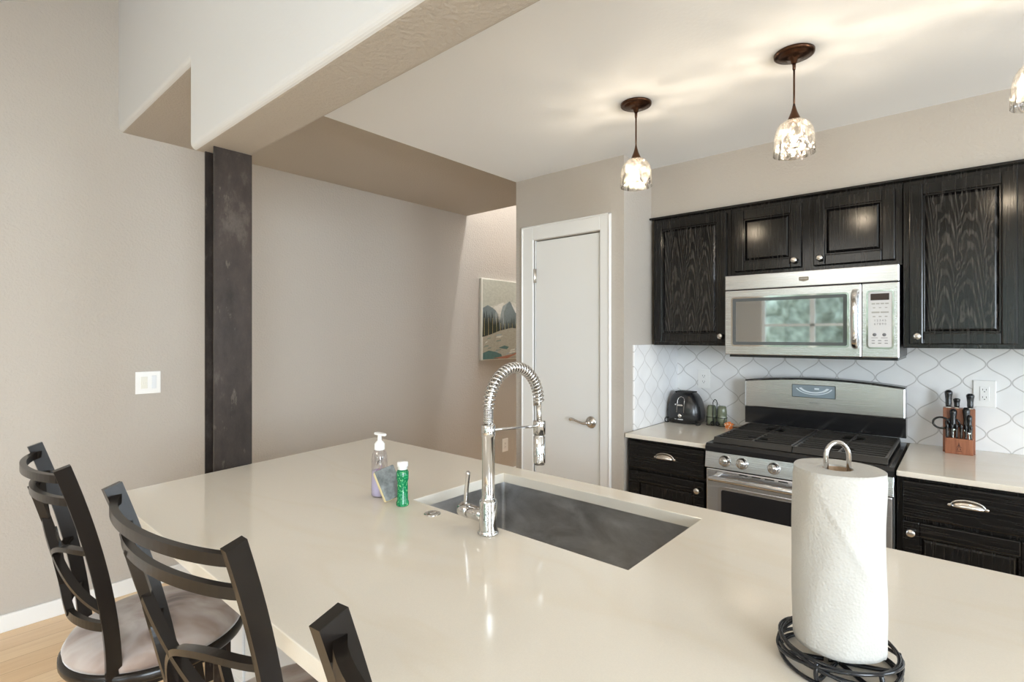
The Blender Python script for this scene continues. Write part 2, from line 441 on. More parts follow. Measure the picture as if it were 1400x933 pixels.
# header wall over the opening: white towards the living room, tan below and behind
def header():
    bm = bmesh.new()
    poly = [(XL, ZH), (-2.44, ZH), (-2.44, ZB), (XR, ZB), (XR, 4.2), (XL, 4.2)]
    a = [bm.verts.new((x, 0.757, z)) for x, z in poly]; b = [bm.verts.new((x, 0.966, z)) for x, z in poly]
    bm.faces.new(a); bm.faces.new(b[::-1]); n = len(poly)
    for i in range(n): bm.faces.new((a[i], a[(i + 1) % n], b[(i + 1) % n], b[i]))
    bmesh.ops.recalc_face_normals(bm, faces=bm.faces[:])
    es = [e for e in bm.edges if all(v.co.z < 4 for v in e.verts) and all(abs(v.co.y - 0.757) < 1e-5 for v in e.verts)]
    es += [e for e in bm.edges if all(abs(v.co.x + 2.44) < 1e-5 and abs(v.co.z - ZB) < 1e-5 for v in e.verts)]
    es += [e for e in bm.edges if all(abs(v.co.y - 0.966) < 1e-5 for v in e.verts) and all(v.co.z < 2.3 for v in e.verts) and abs(e.verts[0].co.z - e.verts[1].co.z) < 1e-4]
    bmesh.ops.bevel(bm, geom=es, offset=0.026, segments=6, affect='EDGES', profile=0.5)
    mb = MB()
    bm.verts.index_update(); bm.normal_update()
    vs = [v.co.copy() for v in bm.verts]
    o = 0
    mb.v = vs
    for f in bm.faces:
        mb.f.append([v.index for v in f.verts]); mb.sm.append(False)
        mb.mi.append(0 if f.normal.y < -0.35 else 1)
    bm.free(); return mb
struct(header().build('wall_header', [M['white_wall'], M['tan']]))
# ceilings
struct(MB().box(-2.25, XR, 0.967, YW + .1, ZK, ZK + 0.12).build('ceiling_kitchen', M['ceiling']))
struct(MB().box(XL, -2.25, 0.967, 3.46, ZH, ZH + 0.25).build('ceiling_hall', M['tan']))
mb = MB(); sl = 0.59
mb.prism([(-0.80, 2.455), (0.79, 2.455 + 1.59 * sl), (0.79, 2.6 + 1.59 * sl), (-0.80, 2.6)], 'x', XL, XR)
mb.box(XL, XR, YB - .1, -0.80, 2.455, 2.6)
struct(mb.build('ceiling_living', M['ceiling']))
struct(MB().box(XL, XS, 3.35, 6.2, 4.6, 4.7).build('ceiling_stair', M['ceiling']))
struct(MB().box(XL, -2.25, 3.34, 3.46, ZH + .25, 4.6).build('wall_stair_front', M['tan']))
struct(MB().box(XL - .1, 3.5, 6.2, 6.3, 0, 4.7).build('wall_stair_back', M['tan']))
# pantry box with a door opening
DX0, DX1, DZ = -2.092, -1.602, 2.07
mb = MB()
mb.box(-2.25, DX0, YP, YP + .11, 0, ZK); mb.box(DX1, XS, YP, YP + .11, 0, ZK); mb.box(DX0, DX1, YP, YP + .11, DZ, ZK)
struct(mb.build('wall_pantry_front', M['tan']))
struct(MB().box(XS - .11, XS, YP + .11, YW + .1, 0, ZK).build('wall_pantry_right', M['tan']))
struct(MB().box(-2.25, -2.14, YP + .11, 6.2, 0, 4.6).build('wall_pantry_left', M['tan']))
struct(MB().box(-2.14, XS - .11, 3.5, 3.6, 0, ZK).build('wall_pantry_back', M['tan']))
struct(MB().box(XS, XR, YW, YW + .12, 0, ZK).build('wall_back', M['tan']))
struct(MB().box(XS + .0005, XR, YSOF, YW, 2.165, ZK, 0).build('ceiling_soffit', M['tan']))
# right wall with two windows, front wall (behind the camera) with window and patio door
def wall_with_holes(axis, c0, c1, u0, u1, z1, holes):
    mb = MB(); cuts = sorted({u0, u1, *[h[0] for h in holes], *[h[1] for h in holes]})
    for a, b_ in zip(cuts[:-1], cuts[1:]):
        mid = (a + b_) / 2; hh = [h for h in holes if h[0] < mid < h[1]]
        segs = [(0, z1)] if not hh else [(0, hh[0][2]), (hh[0][3], z1)]
        for p, q in segs:
            if q - p < 1e-4: continue
            if axis == 'x': mb.box(c0, c1, a, b_, p, q)
            else: mb.box(a, b_, c0, c1, p, q)
    return mb
struct(wall_with_holes('x', XR, XR + .12, YB - .1, 6.2, 4.2, [(-2.7, -0.5, 0.75, 2.25), (1.1, 2.7, 0.95, 2.15)]).build('wall_right', M['tan']))
struct(wall_with_holes('y', YB - .1, YB, XL, XR, 2.6, [(-2.75, -0.75, 0.55, 2.3), (-0.4, 2.2, 0.06, 2.35)]).build('wall_front', M['tan']))
def window(name, axis, c, u0, u1, z0, z1, muls, rails):
    t = 0.05; mb = MB()
    def bx(a, b_, p, q):
        if axis == 'y': mb.box(a, b_, c - .03, c + .03, p, q)
        else: mb.box(c - .03, c + .03, a, b_, p, q)
    bx(u0, u1, z0, z0 + t); bx(u0, u1, z1 - t, z1); bx(u0, u0 + t, z0 + t, z1 - t); bx(u1 - t, u1, z0 + t, z1 - t)
    for m_ in muls: bx(m_ - .035, m_ + .035, z0 + t, z1 - t)
    for r in rails: bx(u0 + t, u1 - t, r - .02, r + .02)
    f = struct(mb.build(name, M['trim']))
    g = MB()
    if axis == 'y': g.box(u0 + t, u1 - t, c - .004, c + .004, z0 + t, z1 - t)
    else: g.box(c - .004, c + .004, u0 + t, u1 - t, z0 + t, z1 - t)
    g.build('window_pane', M['pane'], f)
window('window_1', 'y', YB - .05, -2.75, -0.75, 0.55, 2.3, [-1.95], [1.65])
window('window_2', 'y', YB - .05, -0.4, 2.2, 0.06, 2.35, [0.9], [])
window('window_3', 'x', XR + .06, -2.7, -0.5, 0.75, 2.25, [-1.6], [])
window('window_4', 'x', XR + .06, 1.1, 2.7, 0.95, 2.15, [1.9], [])
# baseboards
def base(name, pts):
    mb = MB()
    for x0, x1, y0, y1 in pts:
        mb.box(x0, x1, y0, y1, 0, 0.085, 0.003, 1)
    struct(mb.build(name, M['trim']))
base('baseboard_left', [(XL, XL + .014, YB, 6.2)])
base('baseboard_pantry', [(-2.25, -2.187, YP - .014, YP), (-1.532, XS, YP - .014, YP)])
base('baseboard_front', [(XL + .02, -0.5, YB, YB + .014)])
# door casing and door
mb = MB()
for x0, x1, z0, z1 in ((-2.190, DX0 - .004, 0, DZ + .094), (DX1 + .004, -1.528, 0, DZ + .094), (DX0 - .004, DX1 + .004, DZ + .004, DZ + .094)):
    mb.box(x0, x1, YP - .016, YP, z0, z1, 0.004, 2)
for x0, x1, z0, z1 in ((-2.190, -2.178, 0, DZ + .094), (-1.540, -1.528, 0, DZ + .094), (-2.19, -1.528, DZ + .082, DZ + .094)):
    mb.box(x0, x1, YP - .022, YP - .010, z0, z1, 0.003, 1)
mb.box(DX0 - .004, DX0 + .004, YP, YP + .11, 0, DZ); mb.box(DX1 - .004, DX1 + .004, YP, YP + .11, 0, DZ)
struct(mb.build('trim_1', M['trim']))
d = struct(MB().box(DX0 + .008, DX1 - .009, YP + .004, YP + .040, 0.012, DZ - .006, 0.002, 1).build('door_1', M['door']))
d.location = (0, 0, 0)
mb = MB(); hc = (-1.668, YP + .004, 0.945)
Ty = Matrix.Translation(hc) @ Matrix.Rotation(PI / 2, 4, 'X')
mb.lathe([(0.034, 0), (0.036, 0.003), (0.034, 0.007), (0.026, 0.011), (0.014, 0.014), (0.012, 0.03), (0.012, 0.045)], T=Ty)
lv = catmull([(-1.668, YP - .042, 0.945), (-1.700, YP - .046, 0.943), (-1.740, YP - .044, 0.951), (-1.772, YP - .040, 0.958), (-1.792, YP - .037, 0.955)], 6)
mb.tube(lv, 0.0085, 10, scale=[1.25 - 0.5 * math.sin(PI * min(1, i / (len(lv) - 1) * 1.1)) * .9 for i in range(len(lv))])
mb.build('door_handle', M['nickel'], d)
for hz in (1.844, 1.052, 0.25):
    MB().cyl((DX0 + .002, YP - .006, hz - .045), (DX0 + .002, YP - .006, hz + .045), 0.0065, seg=12).box(DX0 - .006, DX0 + .012, YP - .001, YP + .003, hz - .045, hz + .045).build('hinge', M['nickel'], d)
# backsplash
struct(MB().box(XS, XR, YW - .010, YW, 0.91, 1.60).build('wall_backsplash', M['tile_x']))
struct(MB().box(XS, XS + .012, 2.735, YW - .010, 0.91, 1.405, 0.002, 1).build('wall_backsplash_side', M['tile_y']))
# ground outside
struct(MB().box(-14, 14, -18, YB - .25, -0.3, -0.12).build('ground_outside', M['ground']))

# ================================================================== STEEL COLUMN
t = thing('steel_column', 'dark raw steel I-beam column standing at the end of the white island', 'column', (-2.352, 0.88, 0))
MB().box(-2.312, -2.3045, 0.805, 0.955, 0, ZB).build('flange', M['raw_steel'], t, world=True)
MB().box(-2.408, -2.4, 0.805, 0.955, 0, ZB).build('flange', M['raw_steel'], t, world=True)
MB().box(-2.4, -2.312, 0.876, 0.884, 0, ZB).build('web', plain('near black web', (0.010, 0.011, 0.014), 0.35), t, world=True)  # web in the recess coloured near black, unlike the flanges

# ================================================================== ISLAND
t = thing('kitchen_island', 'white panelled kitchen island base under the big quartz top', 'kitchen island', (-0.4, 1.2, 0))
mb = MB()
mb.box(-2.12, 1.25, 0.80, 0.82, 0.02, 0.875); mb.box(-2.12, -2.10, 0.82, 1.60, 0.0, 0.875); mb.box(1.23, 1.25, 0.82, 1.60, 0.0, 0.875)
mb.box(-2.10, 1.23, 1.58, 1.60, 0.10, 0.875); mb.box(-2.1, 1.23, 0.82, 1.58, 0.02, 0.10)
mb.build('cabinet_body', M['white_wall'], t, world=True)
mb = MB()
for k in range(4):
    x0 = -2.06 + k * 0.82
    for a, b_, c, d_ in ((x0, x0 + .76, .12, .19), (x0, x0 + .76, .77, .84), (x0, x0 + .07, .19, .77), (x0 + .69, x0 + .76, .19, .77)):
        mb.box(a, b_, 0.79, 0.80, c, d_, 0.002, 1)
mb.build('panel_moulding', M['white_wall'], t, world=True)
# top slab with a rectangular sink cut-out
SX0, SX1, SY0, SY1 = -1.385, -0.592, 1.095, 1.545
def slab():
    bm = bmesh.new(); z0, z1 = 0.875, 0.91
    out = [(-2.225, 0.447), (1.35, 0.447), (1.35, 1.655), (-2.404, 1.640)]
    inn = [(SX0, SY0), (SX1, SY0), (SX1, SY1), (SX0, SY1)]
    V = {}
    for z in (z0, z1):
        V[z] = ([bm.verts.new((*p, z)) for p in out], [bm.verts.new((*p, z)) for p in inn])
        o, i = V[z]
        for k in range(4):
            k2 = (k + 1) % 4; bm.faces.new((o[k], o[k2], i[k2], i[k]))
    for k in range(4):
        k2 = (k + 1) % 4
        bm.faces.new((V[z0][0][k], V[z0][0][k2], V[z1][0][k2], V[z1][0][k]))
        bm.faces.new((V[z0][1][k], V[z0][1][k2], V[z1][1][k2], V[z1][1][k]))
    bmesh.ops.recalc_face_normals(bm, faces=bm.faces[:])
    es = [e for e in bm.edges if all(v.co.z > z1 - 1e-4 for v in e.verts) and (all(v in V[z1][0] for v in e.verts) or all(v in V[z1][1] for v in e.verts))]
    bmesh.ops.bevel(bm, geom=es, offset=0.0022, segments=2, affect='EDGES', profile=0.5)
    return MB().bm(bm)
tag(slab().build('island_countertop', M['quartz'], world=True, loc=(-0.5, 1.05, 0.875)), 'large glossy warm white quartz countertop of the island in the foreground', 'countertop')
# sink: open basin
def basin():
    bm = bmesh.new(); x0, x1, y0, y1, z0, z1 = SX0 - .008, SX1 + .008, SY0 - .008, SY1 + .008, 0.655, 0.874
    mb = MB()
    def ring(o, z, r):
        pts = []
        for cx, cy, a0 in ((x1 - o - r, y0 + o + r, -PI / 2), (x1 - o - r, y1 - o - r, 0), (x0 + o + r, y1 - o - r, PI / 2), (x0 + o + r, y0 + o + r, PI)):
            for k in range(6): a = a0 + PI / 2 * k / 5; pts.append((cx + r * math.cos(a), cy + r * math.sin(a), z))
        return pts
    rings = [ring(-.02, z1, .02), ring(0, z1, .018), ring(0, z0 + .02, .018), ring(.006, z0 + .006, .018), ring(.02, z0, .018)]
    vs = sum(rings, []); n = 24; fs = []
    for i in range(len(rings) - 1):
        for k in range(n): k2 = (k + 1) % n; fs.append((i * n + k, i * n + k2, (i + 1) * n + k2, (i + 1) * n + k))
    fs.append(tuple(range(4 * n, 5 * n)))
    rings2 = [ring(-.02, z1 - .003, .02), ring(-.004, z1 - .003, .02), ring(-.004, z0, .02), ring(.01, z0 - .004, .02)]
    o = len(vs); vs += sum(rings2, [])
    for i in range(3):
        for k in range(n): k2 = (k + 1) % n; fs.append((o + i * n + k, o + (i + 1) * n + k, o + (i + 1) * n + k2, o + i * n + k2))
    fs.append(tuple(range(o + 4 * n - 1, o + 3 * n - 1, -1)))
    for k in range(n): k2 = (k + 1) % n; fs.append((k, o + k, o + k2, k2))
    mb.add(vs, fs, False); return mb
t = thing('kitchen_sink', 'undermount stainless steel sink set into the island top', 'sink', (-0.99, 1.32, 0.651))
basin().build('basin', M['sink_steel'], t, world=True)
MB().lathe([(0.0, .004), (.03, .002), (.044, .004), (.055, .006), (.057, .0)], c=(-0.99, 1.32, .6555)).build('drain', M['nickel'], t, world=True)

# faucet
FX, FY = -0.994, 1.045
t = thing('kitchen_faucet', 'tall chrome spring neck faucet standing behind the island sink', 'faucet', (FX, FY, 0.91))
MB().lathe([(.029, 0), (.030, .004), (.0265, .008), (.0255, .012), (.0245, .088), (.0225, .093), (.019, .096), (.0178, .10), (.0178, .265), (.0195, .268), (.0195, .298), (.017, .301), (.012, .303)]).build('faucet_body', M['chrome'], t)
rz = 0.340; R_ = 0.113
path = [(0, 0, z / 100) for z in range(30, 34)] + [(0, R_ - R_ * math.cos(a), rz + R_ * math.sin(a)) for a in [PI * k / 40 for k in range(41)]] + [(0, 2 * R_ + .0, rz - 0.003)]
MB().tube(path, 0.0085, 12, up=(1, 0, 0)).tube([(0, 2 * R_, rz), (0, 2 * R_ + .002, .30), (0, 2 * R_ + .003, .28)], 0.0078, 12, up=(1, 0, 0)).build('hose', M['nickel'], t)
# coil spring
def frame_at(L):
    """point and frame on the neck path at length L from its foot"""
    s0 = rz - 0.303
    if L < s0: return Vector((0, 0, 0.303 + L)), Vector((0, 1, 0)), Vector((0, 0, 1))
    a = (L - s0) / R_
    a = min(a, PI)
    p = Vector((0, R_ - R_ * math.cos(a), rz + R_ * math.sin(a)))
    return p, Vector((0, math.cos(a), -math.sin(a))), Vector((0, math.sin(a), math.cos(a)))
Ltot = (rz - .303) + PI * R_
def coil(L0, L1, pitch, r, wire, seg=6, per=14):
    n = int((L1 - L0) / pitch * per); pts = []
    for i in range(n + 1):
        L = L0 + (L1 - L0) * i / n; p, nn, tt = frame_at(L); a = 2 * PI * i / per
        pts.append(p + Vector((1, 0, 0)) * r * math.cos(a) + nn * r * math.sin(a))
    return MB().tube(pts, wire, seg)
coil(0.0, 0.045, 0.0045, 0.0125, 0.0021).build('fine_spring', M['chrome'], t)
coil(0.043, Ltot, 0.0118, 0.0150, 0.0030).build('spring', M['chrome'], t)
sy = 2 * R_ + .003
MB().lathe([(.010, .285), (.0185, .283), (.0192, .28), (.0192, .242), (.0165, .240), (.0165, .236), (.0188, .234), (.0188, .155), (.0175, .148), (.013, .148), (.012, .151)][::-1], c=(0, sy, 0)).build('spray_head', M['chrome'], t)
MB().cyl((0, .015, .284), (0, sy - .016, .268), 0.0042, seg=12).build('support_arm', M['chrome'], t)
h_ = MB(); h_.cyl((-.015, 0, .045), (-.072, 0, .045), .0195, seg=24); h_.cyl((-.074, 0, .045), (-.108, 0, .045), .0205, .0195, seg=24)
hb = h_.build('handle_hub', M['chrome'], t)
MB().tube(catmull([(-.090, 0, .060), (-.088, 0, .090), (-.082, -.002, .120), (-.075, -.004, .158)], 4), 0.0062, 10, up=(0, 1, 0)).build('lever', M['chrome'], hb)
# air switch
t = tag(MB().lathe([(.0, .003), (.014, .003), (.0155, .0055), (.017, .0045), (.0235, .004), (.0255, .002), (.026, 0)][::-1], c=(0, 0, 0)).lathe([(.0135, .0028), (.0128, .0062), (0, .0066)]).build('air_switch', M['chrome'], loc=(-1.231, 1.046, 0.91)), 'small round chrome button flush in the countertop left of the faucet', 'button')

# ================================================================== THINGS BY THE SINK
t = thing('soap_dispenser', 'clear pump bottle half full of lilac hand soap on the island', 'soap bottle', (-1.505, 1.045, 0.91))
MB().lathe([(.0, .002), (.024, .002), (.028, .006), (.0285, .03), (.0265, .09), (.027, .125), (.0245, .145), (.016, .160), (.013, .165)], seg=28, cap=False).build('bottle', M['bottle'], t)
MB().lathe([(.0, .004), (.023, .004), (.0268, .008), (.0272, .03), (.0252, .088), (0, .089)], seg=28).build('liquid_soap', M['lilac'], t)
pm = MB(); pm.lathe([(.0165, .158), (.0175, .160), (.0175, .178), (.012, .186), (.0068, .190), (.0062, .212), (0, .213)], seg=24)
pm.prism([(-.024, -.006), (-.018, -.010), (.010, -.011), (.034, -.005), (.034, .005), (.010, .011), (-.018, .010), (-.024, .006)], 'z', .208, .216, bev=.0025)
pm.build('pump', M['plastic_w'], t)
lb = MB()
def wrap(z0, z1, a0, a1, r=.0284, n=8):
    vs = [(r * math.cos(a0 + (a1 - a0) * i / n), r * math.sin(a0 + (a1 - a0) * i / n), z) for z in (z0, z1) for i in range(n + 1)]
    return vs, [(i, i + 1, n + 2 + i, n + 1 + i) for i in range(n)]
A = -0.55
inks = [plain('label black', (0.03, 0.03, 0.05), .4), plain('label violet', (0.30, 0.16, 0.42), .4), plain('label pink', (0.62, 0.30, 0.34), .4)]
def shear(z0, z1, a0, a1, sh, r=.0284, n=3):
    vs = []
    for k, z in enumerate((z0, z1)):
        for i in range(n + 1):
            a = a0 + (a1 - a0) * i / n + (sh if k else 0); vs.append((r * math.cos(a), r * math.sin(a), z + 0.012 * i / n * (a1 - a0) / 0.3))
    return vs, [(i, i + 1, n + 2 + i, n + 1 + i) for i in range(n)]
for k in range(4):  # slanted black lettering
    a = A - .35 + k * .2
    lb.cur = 0; lb.add(*shear(.110 + k * .004, .128 + k * .004, a, a + .05, .10)); lb.add(*shear(.118 + k * .004, .121 + k * .004, a, a + .16, .02))
for k in range(16):
    lb.cur = 1 if k % 3 else 2; a = A - .5 + random.random() * .9; z = .062 + random.random() * .042
    lb.add(*shear(z, z + .004 + random.random() * .005, a, a + .06 + random.random() * .1, .05))
lb.build('label_print', inks, t)
# sponge leaning on the bottle
t = thing('scrub_sponge', 'yellow scrub sponge with grey scouring side leaning between the two bottles', 'sponge', (-1.420, 1.033, 0.91))
Rm = Matrix.Rotation(math.radians(-18), 4, 'Z') @ Matrix.Rotation(math.radians(-28), 4, 'Y') @ Matrix.Rotation(math.radians(14), 4, 'X')
T = Matrix.Translation((-.018, 0, .058)) @ Rm
lo = min((T @ Vector((x, y, z))).z for x in (-.010, .018) for y in (-.034, .034) for z in (-.052, .052))
T = Matrix.Translation((0, 0, -lo)) @ T
MB().box(-.010, .012, -.034, .034, -.052, .052, .006, 3, T=T).build('sponge_body', M['sponge_y'], t)
MB().box(.0121, .018, -.034, .034, -.052, .052, .003, 2, T=T).build('scouring_pad', M['scrub'], t)
t = thing('glitter_bottle', 'small green glitter bottle with a white cap right of the sponge', 'bottle', (-1.366, 1.036, 0.91))
MB().lathe([(.0, .001), (.019, .001), (.0205, .004), (.0205, .012), (.0175, .018), (.017, .075), (.0175, .08), (.0195, .086), (.0195, .108), (.017, .113), (.0125, .117), (.0, .118)], seg=28).build('bottle', M['green'], t)
MB().lathe([(.0145, .1165), (.0150, .118), (.0150, .124), (.0175, .126), (.0178, .138), (.016, .141), (0, .142)], seg=24).build('cap', M['plastic_w'], t)

# ================================================================== PAPER TOWELS
TX, TY = -0.159, 1.008
t = thing('paper_towel_holder', 'black wire ring base paper towel holder with chrome top loop', 'paper towel holder', (TX, TY, 0.91))
mb = MB(); rw = 0.0030
def tring(rad, tilt, az, cz, dx=0, dy=0):
    Rt = Matrix.Rotation(az, 4, 'Z') @ Matrix.Rotation(tilt, 4, 'Y')
    return [Rt @ Vector((rad * math.cos(2 * PI * k / 48), rad * math.sin(2 * PI * k / 48), 0)) + Vector((dx, dy, cz)) for k in range(48)]
for rad, tilt, az, cz in ((.084, 0.0, 0, .0035), (.087, .20, .3, .021), (.088, .20, 2.4, .021), (.087, .20, 4.5, .021), (.083, .0, 0, .036), (.086, .12, 1.2, .015)):
    mb.tube(tring(rad, tilt, az, cz), rw, 8, closed=True)
for k in range(6):
    a = k * PI / 3 + 0.35; c, s_ = math.cos(a), math.sin(a)
    mb.tube(catmull([(.0, 0, .0045) if k < 0 else (c * .006, s_ * .006, .0045), (c * .05, s_ * .05, .0045), (c * .078, s_ * .078, .006), (c * .088, s_ * .088, .018), (c * .085, s_ * .085, .036)], 5), 0.0036, 8)
mb.build('wire_base', M['wire'], t)
mb = MB(); lw = 0.019
mb.tube([(-lw, 0, .004), (-lw, 0, .15), (-lw, 0, .345)] + [(-lw * math.cos(a), 0, .345 + lw * 1.25 * math.sin(a)) for a in [PI * k / 14 for k in range(1, 14)]] + [(lw, 0, .345), (lw, 0, .15), (lw, 0, .004)], .0038, 10, up=(0, 1, 0))
o = mb.build('chrome_rod', M['chrome'], t, label='bright chrome looped rod'); o.rotation_euler = (0, 0, math.radians(41))
t = thing('paper_towel_roll', 'white paper towel roll standing upright on its black wire holder', 'paper towels', (TX, TY, 0.91))
def roll():
    mb = MB(); seg = 96; H0, H1 = .0405 - .0, .327; rows = 40; vs = []; fs = []
    R0 = .0665
    for i in range(rows + 1):
        z = H0 + (H1 - H0) * i / rows
        for k in range(seg):
            a = 2 * PI * k / seg
            # loose outer sheet: a crease running diagonally and a free edge
            cr = -0.95 - 1.1 * (1 - (z - H0) / (H1 - H0)) * 0.0 
            zz = (z - H0) / (H1 - H0)
            dcr = (a - (4.55 + 2.3 * (.88 - zz))) ; dcr = (dcr + PI) % (2 * PI) - PI
            r = R0 + 0.0034 * math.exp(-(dcr / 0.055) ** 2) * min(1, max(0, (1 - abs(zz - .62) / .34)) * 1.8)
            r += 0.0012 * math.sin(a * 3 + z * 22) + .0006 * math.sin(a * 7 - z * 35)
            e = (a - 6.05 + PI) % (2 * PI) - PI
            if 0 < e < 0.5: r += 0.0022 * (1 - e / 0.5)
            if zz > .97: r -= .0012
            vs.append((r * math.cos(a), r * math.sin(a), z))
    for i in range(rows):
        for k in range(seg): k2 = (k + 1) % seg; fs.append((i * seg + k, i * seg + k2, (i + 1) * seg + k2, (i + 1) * seg + k))
    # annular ends, inner wall
    rin = .0225; o = len(vs)
    for z in (H0, H1 - .001):
        for k in range(seg): a = 2 * PI * k / seg; vs.append((rin * math.cos(a), rin * math.sin(a), z))
    top = rows * seg
    for k in range(seg):
        k2 = (k + 1) % seg
        fs.append((k, o + k, o + k2, k2)); fs.append((top + k, top + k2, o + seg + k2, o + seg + k)); fs.append((o + k, o + seg + k, o + seg + k2, o + k2))
    mb.add(vs, fs, True)
    for f in range(len(mb.f) - 3 * seg, len(mb.f)): mb.sm[f] = False
    return mb
roll().build('towel_paper', M['paper'], t)
MB().lathe([(.0224, .041), (.0224, .324), (.0212, .324), (.0212, .041), (.0224, .041)], seg=32, cap=False).build('cardboard_core', M['cardboard'], t)

# ================================================================== BACK COUNTERS AND CABINETS
YD = 2.645   # base cabinet door plane
tag(MB().box(XS + .013, -0.982, 2.622, YW - .010, 0.888, 0.91, .003, 2).build('countertop', M['quartz'], world=True, loc=(-1.2, 3, .888)), 'short quartz countertop carrying the toaster, left of the range', 'countertop')
tag(MB().box(-0.208, 1.9, 2.622, YW - .010, 0.888, 0.91, .003, 2).build('countertop', M['quartz'], world=True, loc=(.8, 3, .888)), 'quartz countertop carrying the knife block, right of the range', 'countertop')

def raised_door(mb_frame, x0, x1, z0, z1, yf, fw=0.062, thick=0.020):
    """frame of a raised-panel door; returns panel rect"""
    mb = mb_frame
    mb.box(x0, x1, yf + .013, yf + thick, z0, z1, .002, 1)
    for a, b_, c, d_ in ((x0, x0 + fw, z0, z1), (x1 - fw, x1, z0, z1), (x0 + fw, x1 - fw, z1 - fw, z1), (x0 + fw, x1 - fw, z0, z0 + fw)):
        mb.box(a, b_, yf, yf + .0145, c, d_, .0045, 2)
    # sticking bead
    i = fw
    for a, b_, c, d_ in ((x0 + i - .001, x0 + i + .007, z0 + i, z1 - i), (x1 - i - .007, x1 - i + .001, z0 + i, z1 - i), (x0 + i, x1 - i, z1 - i - .007, z1 - i + .001), (x0 + i, x1 - i, z0 + i - .001, z0 + i + .007)):
        mb.box(a, b_, yf + .004, yf + .0145, c, d_, .002, 2)
    return (x0 + fw + .012, x1 - fw - .012, z0 + fw + .012, z1 - fw - .012)
def panel(r, yf, inset=0.001, slope=0.014):
    x0, x1, z0, z1 = r; mb = MB()
    yb, yt = yf + .0125, yf + .0030
    q0 = [(x0 - .006, yb, z0 - .006), (x1 + .006, yb, z0 - .006), (x1 + .006, yb, z1 + .006), (x0 - .006, yb, z1 + .006)]
    q1 = [(x0 + slope * .5, yt, z0 + slope * .5), (x1 - slope * .5, yt, z0 + slope * .5), (x1 - slope * .5, yt, z1 - slope * .5), (x0 + slope * .5, yt, z1 - slope * .5)]
    mb.add(q0 + q1, [(4, 5, 6, 7)] + [(k, (k + 1) % 4, 4 + (k + 1) % 4, 4 + k) for k in range(4)] + [(3, 2, 1, 0)])
    return mb
def knob(parent, x, y, z):
    T = Matrix.Translation((x, y, z)) @ Matrix.Rotation(PI / 2, 4, 'X')
    MB().lathe([(.007, 0), (.006, .004), (.0055, .011), (.0125, .015), (.0158, .020), (.0150, .026), (.009, .0295), (0, .0305)], seg=24, T=T).build('knob', M['nickel'], parent, world=True)
def cup_pull(parent, x, y, z, w_=.050):
    mb = MB(); n, m_ = 16, 8; vs = []; fs = []
    for i in range(n + 1):
        a = PI * i / n
        for j in range(m_ + 1):
            b_ = PI / 2 * j / m_
            vs.append((x - w_ * math.cos(a), y - .026 * math.sin(b_) * math.sin(a) ** .6 if 0 < i < n else y, z - .010 + .026 * math.sin(a) ** .8 * math.cos(b_) if 0 < i < n else z - .010))
    for i in range(n):
        for j in range(m_): fs.append((i * (m_ + 1) + j, (i + 1) * (m_ + 1) + j, (i + 1) * (m_ + 1) + j + 1, i * (m_ + 1) + j + 1))
    mb.add(vs, fs, True)
    for sx in (-1, 1): mb.sphere((x + sx * (w_ + .004), y - .001, z - .008), .0075, 12, 8, (1, .5, .8))
    mb.tube([(x - w_ * math.cos(PI * i / 16), y - .001, z - .010 + .0275 * math.sin(PI * i / 16) ** .8) for i in range(17)], .0028, 8, up=(0, 1, 0))
    o = mb.build('cup_pull', M['nickel'], parent, world=True)
    md = o.modifiers.new('s', 'SOLIDIFY'); md.thickness = .0012
def base_cabinet(x0, x1, dx0, dx1, label, knob_x):
    t = thing('base_cabinet', label, 'cabinet', ((x0 + x1) / 2, 3.0, 0))
    mb = MB(); mb.box(x0, x1, YD + .021, YW - .012, .10, .8875); mb.box(x0 + .01, x1 - .01, YD + .09, YW - .02, 0, .10)
    mb.build('cabinet_body', M['oak_v'], t, world=True)
    mb = MB(); mb.box(dx0, dx1, YD, YD + .020, .722, .868, .006, 2)
    dr = mb.build('drawer', M['oak_h'], t, world=True); cup_pull(dr, (dx0 + dx1) / 2, YD, .808)
    mb = MB(); r = raised_door(mb, dx0, dx1, .125, .706, YD, .055)
    dd = mb.build('cabinet_door', M['oak_h'], t, world=True)
    panel(r, YD).build('door_panel', M['oak_v'], dd, world=True); knob(dd, knob_x, YD, .664)
base_cabinet(XS + .012, -0.980, -1.425, -1.000, 'black oak base cabinet with drawer beside the pantry, left of the range', -1.032)
base_cabinet(-0.210, 0.245, -0.190, 0.212, 'black oak base cabinet with cup pull drawer directly right of the range', -0.162)
def wide_base(x0, x1, label):
    base_cabinet(x0, x1, x0 + .02, x1 - .02, label, x0 + .05)
wide_base(0.247, 0.85, 'black oak base cabinet at the right picture edge, second right of the range')

YU = 2.945
def upper(x0, x1, z0, z1, doors, label):
    t = thing('wall_cabinet', label, 'cabinet', ((x0 + x1) / 2, 3.1, z0))
    MB().box(x0, x1, YU + .021, YW - .011, z0, z1, .001, 1).build('cabinet_body', M['oak_v'], t, world=True)
    for a, b_, c, d_, kx, mt in doors:
        mb = MB(); fw = .050
        r = raised_door(mb, a, b_, c, d_, YU, fw); dd = mb.build('cabinet_door', M['oak_v'], t, world=True)
        panel(r, YU).build('door_panel', mt, dd, world=True)
        knob(dd, kx, YU, c + .035)
upper(XS + .022, -0.972, 1.402, 2.160, [(-1.418, -0.993, 1.420, 2.142, -1.018, M['oak_cath'])], 'tall black oak wall cabinet with one door, left of the microwave')
upper(-0.970, -0.213, 1.782, 2.160, [(-0.950, -0.622, 1.806, 2.135, -.652, M['oak_v']), (-0.568, -0.238, 1.806, 2.135, -.538, M['oak_v'])], 'short black oak wall cabinet with two doors above the microwave')
